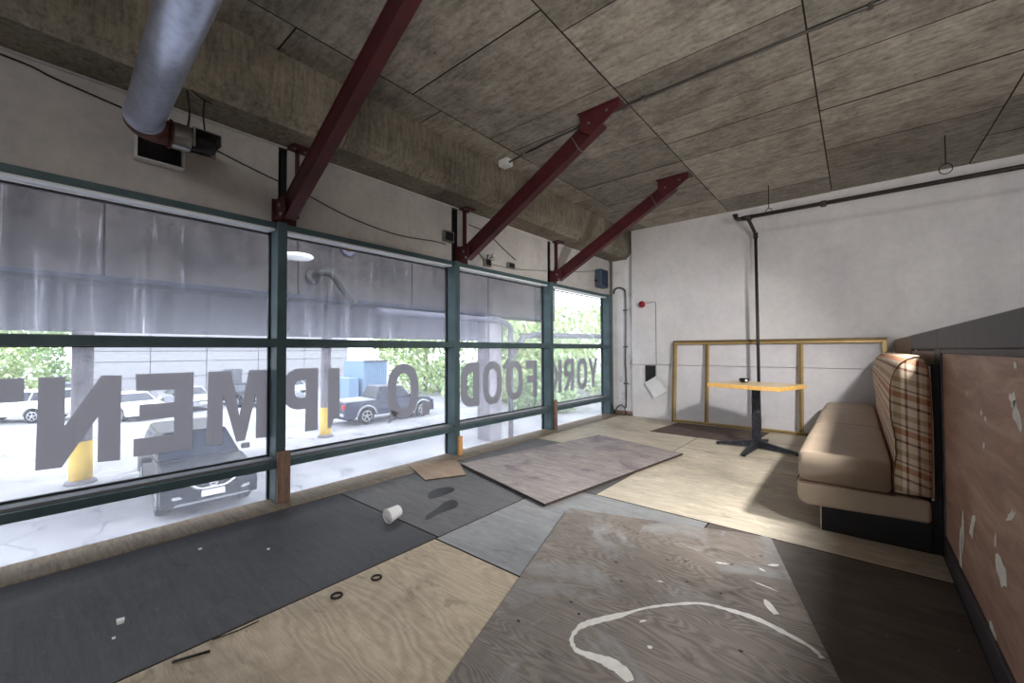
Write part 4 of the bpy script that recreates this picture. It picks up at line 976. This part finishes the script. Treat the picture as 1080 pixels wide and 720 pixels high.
# ---- cars
def car(name, loc, rz, kind, paint, lab, group=None, detail=True):
    o = thing(name, loc, lab, 'car', group); o.rotation_euler = (0, 0, rz)
    base = Vector(loc)
    def B(mb, nm, mats, parent=None, bevel=0, seg=2):
        # all car parts are built around the car's own origin
        me_o = mb
        for i, v in enumerate(me_o.v): me_o.v[i] = v + wloc(parent if parent else o)
        return me_o.build(nm, mats, parent if parent else o, bevel, seg)
    if kind == 'suv':   L, W, Hh, belt, hood = 4.65, 1.84, 1.70, 1.08, 1.02; xa, xr = 1.42, -1.30; cab = (-2.22, .98, -1.95, .22); rw = .36
    elif kind == 'sedan': L, W, Hh, belt, hood = 4.7, 1.82, 1.45, .95, .88; xa, xr = 1.40, -1.35; cab = (-1.75, 1.0, -1.0, .25); rw = .33
    else:               L, W, Hh, belt, hood = 5.5, 1.88, 1.86, 1.18, 1.14; xa, xr = 1.85, -1.55; cab = (-.95, 1.15, -.70, .62); rw = .42
    hl = L/2; zb = .30
    def arch(x): return [(x+(rw+.07)*cos(a), rw+(rw+.07)*sin(a)) for a in [pi*i/10 for i in range(11)]]
    prof = [(-hl, .42), (-hl-.02, .7), (-hl+.05, belt-.04), (-hl+.14, belt)]
    if kind == 'pickup': prof += [(-.95, belt), (1.15, belt)]
    prof += [(cab[1]+.05, belt), (hl-.75, hood-.02), (hl-.22, hood-.1), (hl-.04, hood-.24), (hl, .62), (hl-.03, .34), (hl-.12, zb)]
    lower = [p for p in arch(xa) if p[1] > zb-.01] + [p for p in arch(xr) if p[1] > zb-.01] + [(-hl+.1, zb)]
    prof += lower
    mb = MB()
    n = len(prof); vs = []
    secs = [(-W/2, .985, .0), (-W/2+.05, 1, 0), (0, 1.0, 0), (W/2-.05, 1, 0), (W/2, .985, 0)]
    for (y, q, _) in secs:
        for (x, z) in prof:
            cr = 0
            if z > hood-.12: cr = .05*(1-(2*y/W)**2)           # crowned bonnet
            bulge = 1-.05*max(0, (z-.75))/.4 if abs(y) > W/4 else 1
            fx = x-(.10*(2*y/W)**2 if x > hl-.4 else 0)+(.06*(2*y/W)**2 if x < -hl+.2 else 0)
            vs.append((fx, y*bulge, z+cr*.6))
    fs = []
    for i in range(len(secs)-1):
        for j in range(n): fs.append((i*n+j, i*n+(j+1) % n, (i+1)*n+(j+1) % n, (i+1)*n+j))
    fs += [tuple(range(n))[::-1], tuple(range((len(secs)-1)*n, len(secs)*n))]
    mb.add(vs, fs)
    bmq = B(mb, 'body', paint, None, .025, 2)
    # cabin
    x0, x1, t0, t1 = cab; w0, w1 = W/2-.06, W/2-.24; zt = Hh
    A = [Vector((x0, -w0, belt-.02)), Vector((x1, -w0, belt-.02)), Vector((x1, w0, belt-.02)), Vector((x0, w0, belt-.02))]
    T = [Vector((t0, -w1, zt)), Vector((t1, -w1, zt-.03)), Vector((t1, w1, zt-.03)), Vector((t0, w1, zt))]
    mb = MB().add(A+T, [(3, 2, 1, 0), (4, 5, 6, 7), (0, 1, 5, 4), (1, 2, 6, 5), (2, 3, 7, 6), (3, 0, 4, 7)])
    B(mb, 'cabin', paint, None, .07, 3)
    def pane(q, iu0, iu1, iv0, iv1, nm):
        q = [Vector(p) for p in q]
        def at(u, v): return (q[0]*(1-u)+q[1]*u)*(1-v)+(q[3]*(1-u)+q[2]*u)*v
        nn = (q[1]-q[0]).cross(q[3]-q[0]).normalized()
        P = [at(iu0, iv0), at(iu1, iv0), at(iu1, iv1), at(iu0, iv1)]
        mbp = MB().add([p+nn*.012 for p in P]+[p-nn*.03 for p in P], [(0, 1, 2, 3), (7, 6, 5, 4), (0, 4, 5, 1), (1, 5, 6, 2), (2, 6, 7, 3), (3, 7, 4, 0)])
        B(mbp, nm, M['car_glass'])
    pane([A[1], A[2], T[2], T[1]], .06, .94, .10, .90, 'windscreen')
    pane([A[3], A[0], T[0], T[3]], .08, .92, .22, .88, 'rear_window')
    for q in ([A[0], A[1], T[1], T[0]], [A[2], A[3], T[3], T[2]]):
        fl = q[0].y > 0
        for (u0, u1) in ((.08, .34), (.37, .62), (.65, .90)) if kind != 'pickup' else ((.08, .45), (.50, .90)):
            if fl: u0, u1 = 1-u1, 1-u0
            pane(q, u0, u1, .16, .86, 'side_window')
    # wheels
    for (x, sy) in ((xa, 1), (xa, -1), (xr, 1), (xr, -1)):
        yw = sy*(W/2-.11)
        wh = B(MB().lathe([(0, -.11), (rw*.62, -.11), (rw*.93, -.11), (rw, -.07), (rw, .07), (rw*.93, .11), (rw*.66, .11), (rw*.64, .08), (0, .08)], (x, yw, rw), (0, sy, 0), 28), 'wheel', M['tyre'])
        mb = MB().lathe([(0, 0), (.06, 0), (.07, .02), (.0, .03)], (x, yw+sy*.085, rw), (0, sy, 0), 12)
        mb.lathe([(rw*.56, .0), (rw*.66, .0), (rw*.66, .035), (rw*.56, .03)], (x, yw+sy*.08, rw), (0, sy, 0), 28)
        for k in range(5):
            a = 2*pi*k/5+.3; d = Vector((cos(a), 0, sin(a)))
            mb.beam(Vector((x, yw+sy*.095, rw))+d*.03, Vector((x, yw+sy*.095, rw))+d*rw*.6, .05, .03, (0, 1, 0))
        for i, v in enumerate(mb.v): mb.v[i] = v - Vector((0, 0, 0))
        off = wloc(o); mb.v = [v+off for v in mb.v]
        mb.build('rim', M['rim'], wh)
    if kind == 'pickup':
        B(MB().box(-hl+.12, -1.0, -W/2+.14, W/2-.14, belt-.03, belt+.05), 'bed_cover', M['car_silver'], None, .02)
        B(MB().tube([(xa+(rw+.1)*cos(a), -W/2-.02, rw+(rw+.1)*sin(a)) for a in [pi*i/12 for i in range(13)]], .05, 8).tube([(xr+(rw+.1)*cos(a), -W/2-.02, rw+(rw+.1)*sin(a)) for a in [pi*i/12 for i in range(13)]], .05, 8), 'fender_flare', M['car_silver'])
        B(MB().box(-hl-.07, -hl+.04, -W/2+.05, W/2-.05, .5, .66), 'bumper', M['chrome'], None, .03)
    # lamps, mirrors, grille, plate
    for sy in (1, -1):
        B(MB().obox((hl-.22, sy*(W/2-.26), hood-.20), (.14, -sy*.05, -.03), (-.06*sy*0, .20*sy, .02), (.02, 0, .065)), 'headlamp', M['lamp_glass'], None, .02)
        B(MB().box(-hl-.01, -hl+.08, sy*(W/2-.16)-.10, sy*(W/2-.16)+.10, belt-.34, belt-.12), 'tail_lamp', M['tail'], None, .02)
        B(MB().obox((cab[1]-.18, sy*(W/2+.09), belt+.10), (.06, 0, 0), (0, .10, 0), (0, 0, .07)), 'mirror', M['black_dish'] if paint is not M['car_white'] else paint, None, .03)
        if detail: B(MB().obox((hl-.10, sy*(W/2-.30), .52), (.03, 0, 0), (0, .12, 0), (0, 0, .035)), 'fog_lamp', M['chrome'], None, .01)
    B(MB().prism([(-.34, .64), (.34, .64), (.50, hood-.20), (-.50, hood-.20)], 'x', hl-.12, hl-.005), 'grille', M['black_dish'], None, .02)
    if detail:
        mb = MB().tube([(hl-.01, -.52, hood-.17), (hl+.012, -.30, .68), (hl+.015, -.2, .645), (hl+.015, .2, .645), (hl+.012, .30, .68), (hl-.01, .52, hood-.17)], .03, 8)
        B(mb, 'grille_trim', M['chrome'])
        B(MB().lathe([(.05, 0), (.085, 0), (.085, .02), (.05, .02)], (hl-.004, 0, hood-.27), (1, 0, 0), 20).box(hl-.002, hl+.018, -.08, .08, hood-.285, hood-.255), 'emblem', M['chrome'])
        B(MB().box(hl-.05, hl+.025, -.70, .70, .36, .40), 'lip', M['chrome'], None, .01)
    B(MB().box(hl-.02, hl+.022, -.22, .22, .47, .60), 'licence_plate', M['plate'], None, .006)
    return o
car('suv', (-13.65, 2.98, ZG), R(-3), 'suv', M['car_dark'], 'dark car facing the windows, nearest of the parked cars')
car('pickup_truck', (-20.0, 12.9, ZG), R(88), 'pickup', M['car_blue'], 'slate blue pickup truck parked side on behind the letter Q')
GC = 'cars parked in a row'
car('suv', (-34.5, -.1, ZG), R(-128), 'suv', M['car_white'], 'white car behind the letter N at the far left', GC, False)
car('sedan', (-31.5, 4.0, ZG), R(12), 'sedan', M['car_white'], 'white sedan between the letters N and E', GC, False)
car('suv', (-39, 2.2, ZG), R(20), 'suv', M['car_blue'], 'dark blue car behind the white car at the far left', GC, False)
car('sedan', (-33.5, 7.0, ZG), R(8), 'sedan', M['car_silver'], 'silver car behind the letter E', GC, False)
car('sedan', (-33.0, 9.9, ZG), R(8), 'sedan', M['car_dark'], 'dark sedan between the letters E and M', GC, False)
car('suv', (-34.0, 13.4, ZG), R(10), 'suv', M['car_silver'], 'silver car behind the letter M', GC, False)

# ---- trees: crowns of individual leaves
def tree(x, y, h, rx, rz, mat, lab, n=3200, seed=0, z0=None):
    q = random.Random(seed)
    o = thing('tree', (x, y, ZG), lab, 'tree', 'trees beyond the parking lot')
    MB().tube([(x, y, ZG), (x+.1, y, ZG+h*.3), (x, y+.2, ZG+h*.62)], [.22, .17, .08], 10).build('trunk', M['bark'], o)
    cl = []
    for _ in range(16):
        th = q.uniform(0, 2*pi); u = q.uniform(-1, 1); s = math.sqrt(1-u*u)
        cl.append((Vector((x+rx*.72*s*cos(th), y+rx*.72*s*sin(th), ZG+h-rz+rz*.75*u)), q.uniform(.3, .5)*rx))
    mb = MB()
    for _ in range(n):
        c, r = q.choice(cl)
        d = Vector((q.gauss(0, 1), q.gauss(0, 1), q.gauss(0, 1))).normalized()*r*q.uniform(.5, 1.05)
        p = c+d
        a = Vector((q.uniform(-1, 1), q.uniform(-1, 1), q.uniform(-1, 1))).normalized()
        b = a.cross(Vector((q.uniform(-1, 1), q.uniform(-1, 1), q.uniform(-1, 1)))).normalized()
        s = q.uniform(.16, .34)
        mb.add([p+a*s, p+b*s*.5, p-a*s, p-b*s*.5], [(0, 1, 2, 3)])
    mb.build('foliage', mat, o, fix=False)
tree(-50, -10, 9.5, 5.5, 5.0, M['leaf_b'], 'green tree at the far left edge of the photo', 3600, 1)
tree(-48, -2.2, 9.0, 4.6, 4.8, M['leaf_a'], 'green tree left of the nearest yellow based column', 3600, 2)
tree(-56, 3.2, 9.0, 4.0, 4.6, M['leaf_b'], 'blue green tree between the nearest column and the white building', 3000, 3)
tree(-30, 23.5, 9.5, 4.6, 5.0, M['leaf_a'], 'green tree behind the storage container', 3600, 4)
tree(-24, 24.5, 8.0, 4.4, 4.8, M['leaf_b'], 'bushy green tree behind the letter Q', 3600, 5)
tree(-17.5, 25.0, 7.0, 3.8, 4.3, M['leaf_a'], 'low green tree behind the letter D', 3200, 6)
tree(-16.5, 33, 9.5, 5.0, 6.0, M['leaf_a'], 'tall pale tree between the broad column and the third mullion', 3600, 7)
tree(-11, 36, 9.5, 5.2, 5.4, M['leaf_b'], 'tall tree seen through the last pane', 3600, 8)
tree(-23.5, 30.5, 11.5, 4.6, 6.0, M['leaf_b'], 'tall green tree behind the broad outdoor column', 3200, 9)
tree(-15, 21.5, 3.4, 2.4, 1.9, M['leaf_b'], 'low green bush right of the pickup truck', 2200, 10)

# ================================================================== LIGHT
w = bpy.data.worlds.new('overcast'); SC.world = w; w.use_nodes = True
nt = w.node_tree; nt.nodes.clear()
bg = nt.nodes.new('ShaderNodeBackground'); ou = nt.nodes.new('ShaderNodeOutputWorld')
bg.inputs[0].default_value = (.93, .96, 1.0, 1); bg.inputs[1].default_value = 4.2
nt.links.new(bg.outputs[0], ou.inputs[0])
def lamp(name, typ, loc, target, energy, color=(1, 1, 1), **kw):
    l = bpy.data.lights.new(name, typ); l.energy = energy; l.color = color
    for k, v in kw.items(): setattr(l, k, v)
    o = bpy.data.objects.new(name, l); COL.objects.link(o); o.location = loc
    d = Vector(target)-Vector(loc); o.rotation_euler = d.to_track_quat('-Z', 'Y').to_euler(); return o
# work lamp standing behind the half wall, just right of the photo
lamp('work_lamp', 'SPOT', (.805, 3.25, 1.98), (-1.5, 4.6, 0), 330, (1, .98, .95), spot_size=R(112), spot_blend=.6, shadow_soft_size=.09)
# unseen fill lights added behind the camera: rear, side and upward
lamp('fill_rear', 'AREA', (1.6, -3.0, 3.1), (1.4, -2.6, 0), 75, (1, .98, .95), size=1.8)
lamp('fill_side', 'AREA', (3.0, -1.0, 3.1), (2.7, 0, 0), 120, (1, .98, .95), size=1.8)
lamp('fill_up', 'SPOT', (1.5, -.6, .9), (.2, 3.0, 3.2), 450, (1, .97, .93), spot_size=R(105), spot_blend=1.0, shadow_soft_size=.5)  # added upward fill, brightens the ceiling
lamp('work_lamp_low', 'SPOT', (.68, 2.35, 1.95), (-.75, 2.3, 0), 120, (.94, .97, 1), spot_size=R(70), spot_blend=.7, shadow_soft_size=.08)
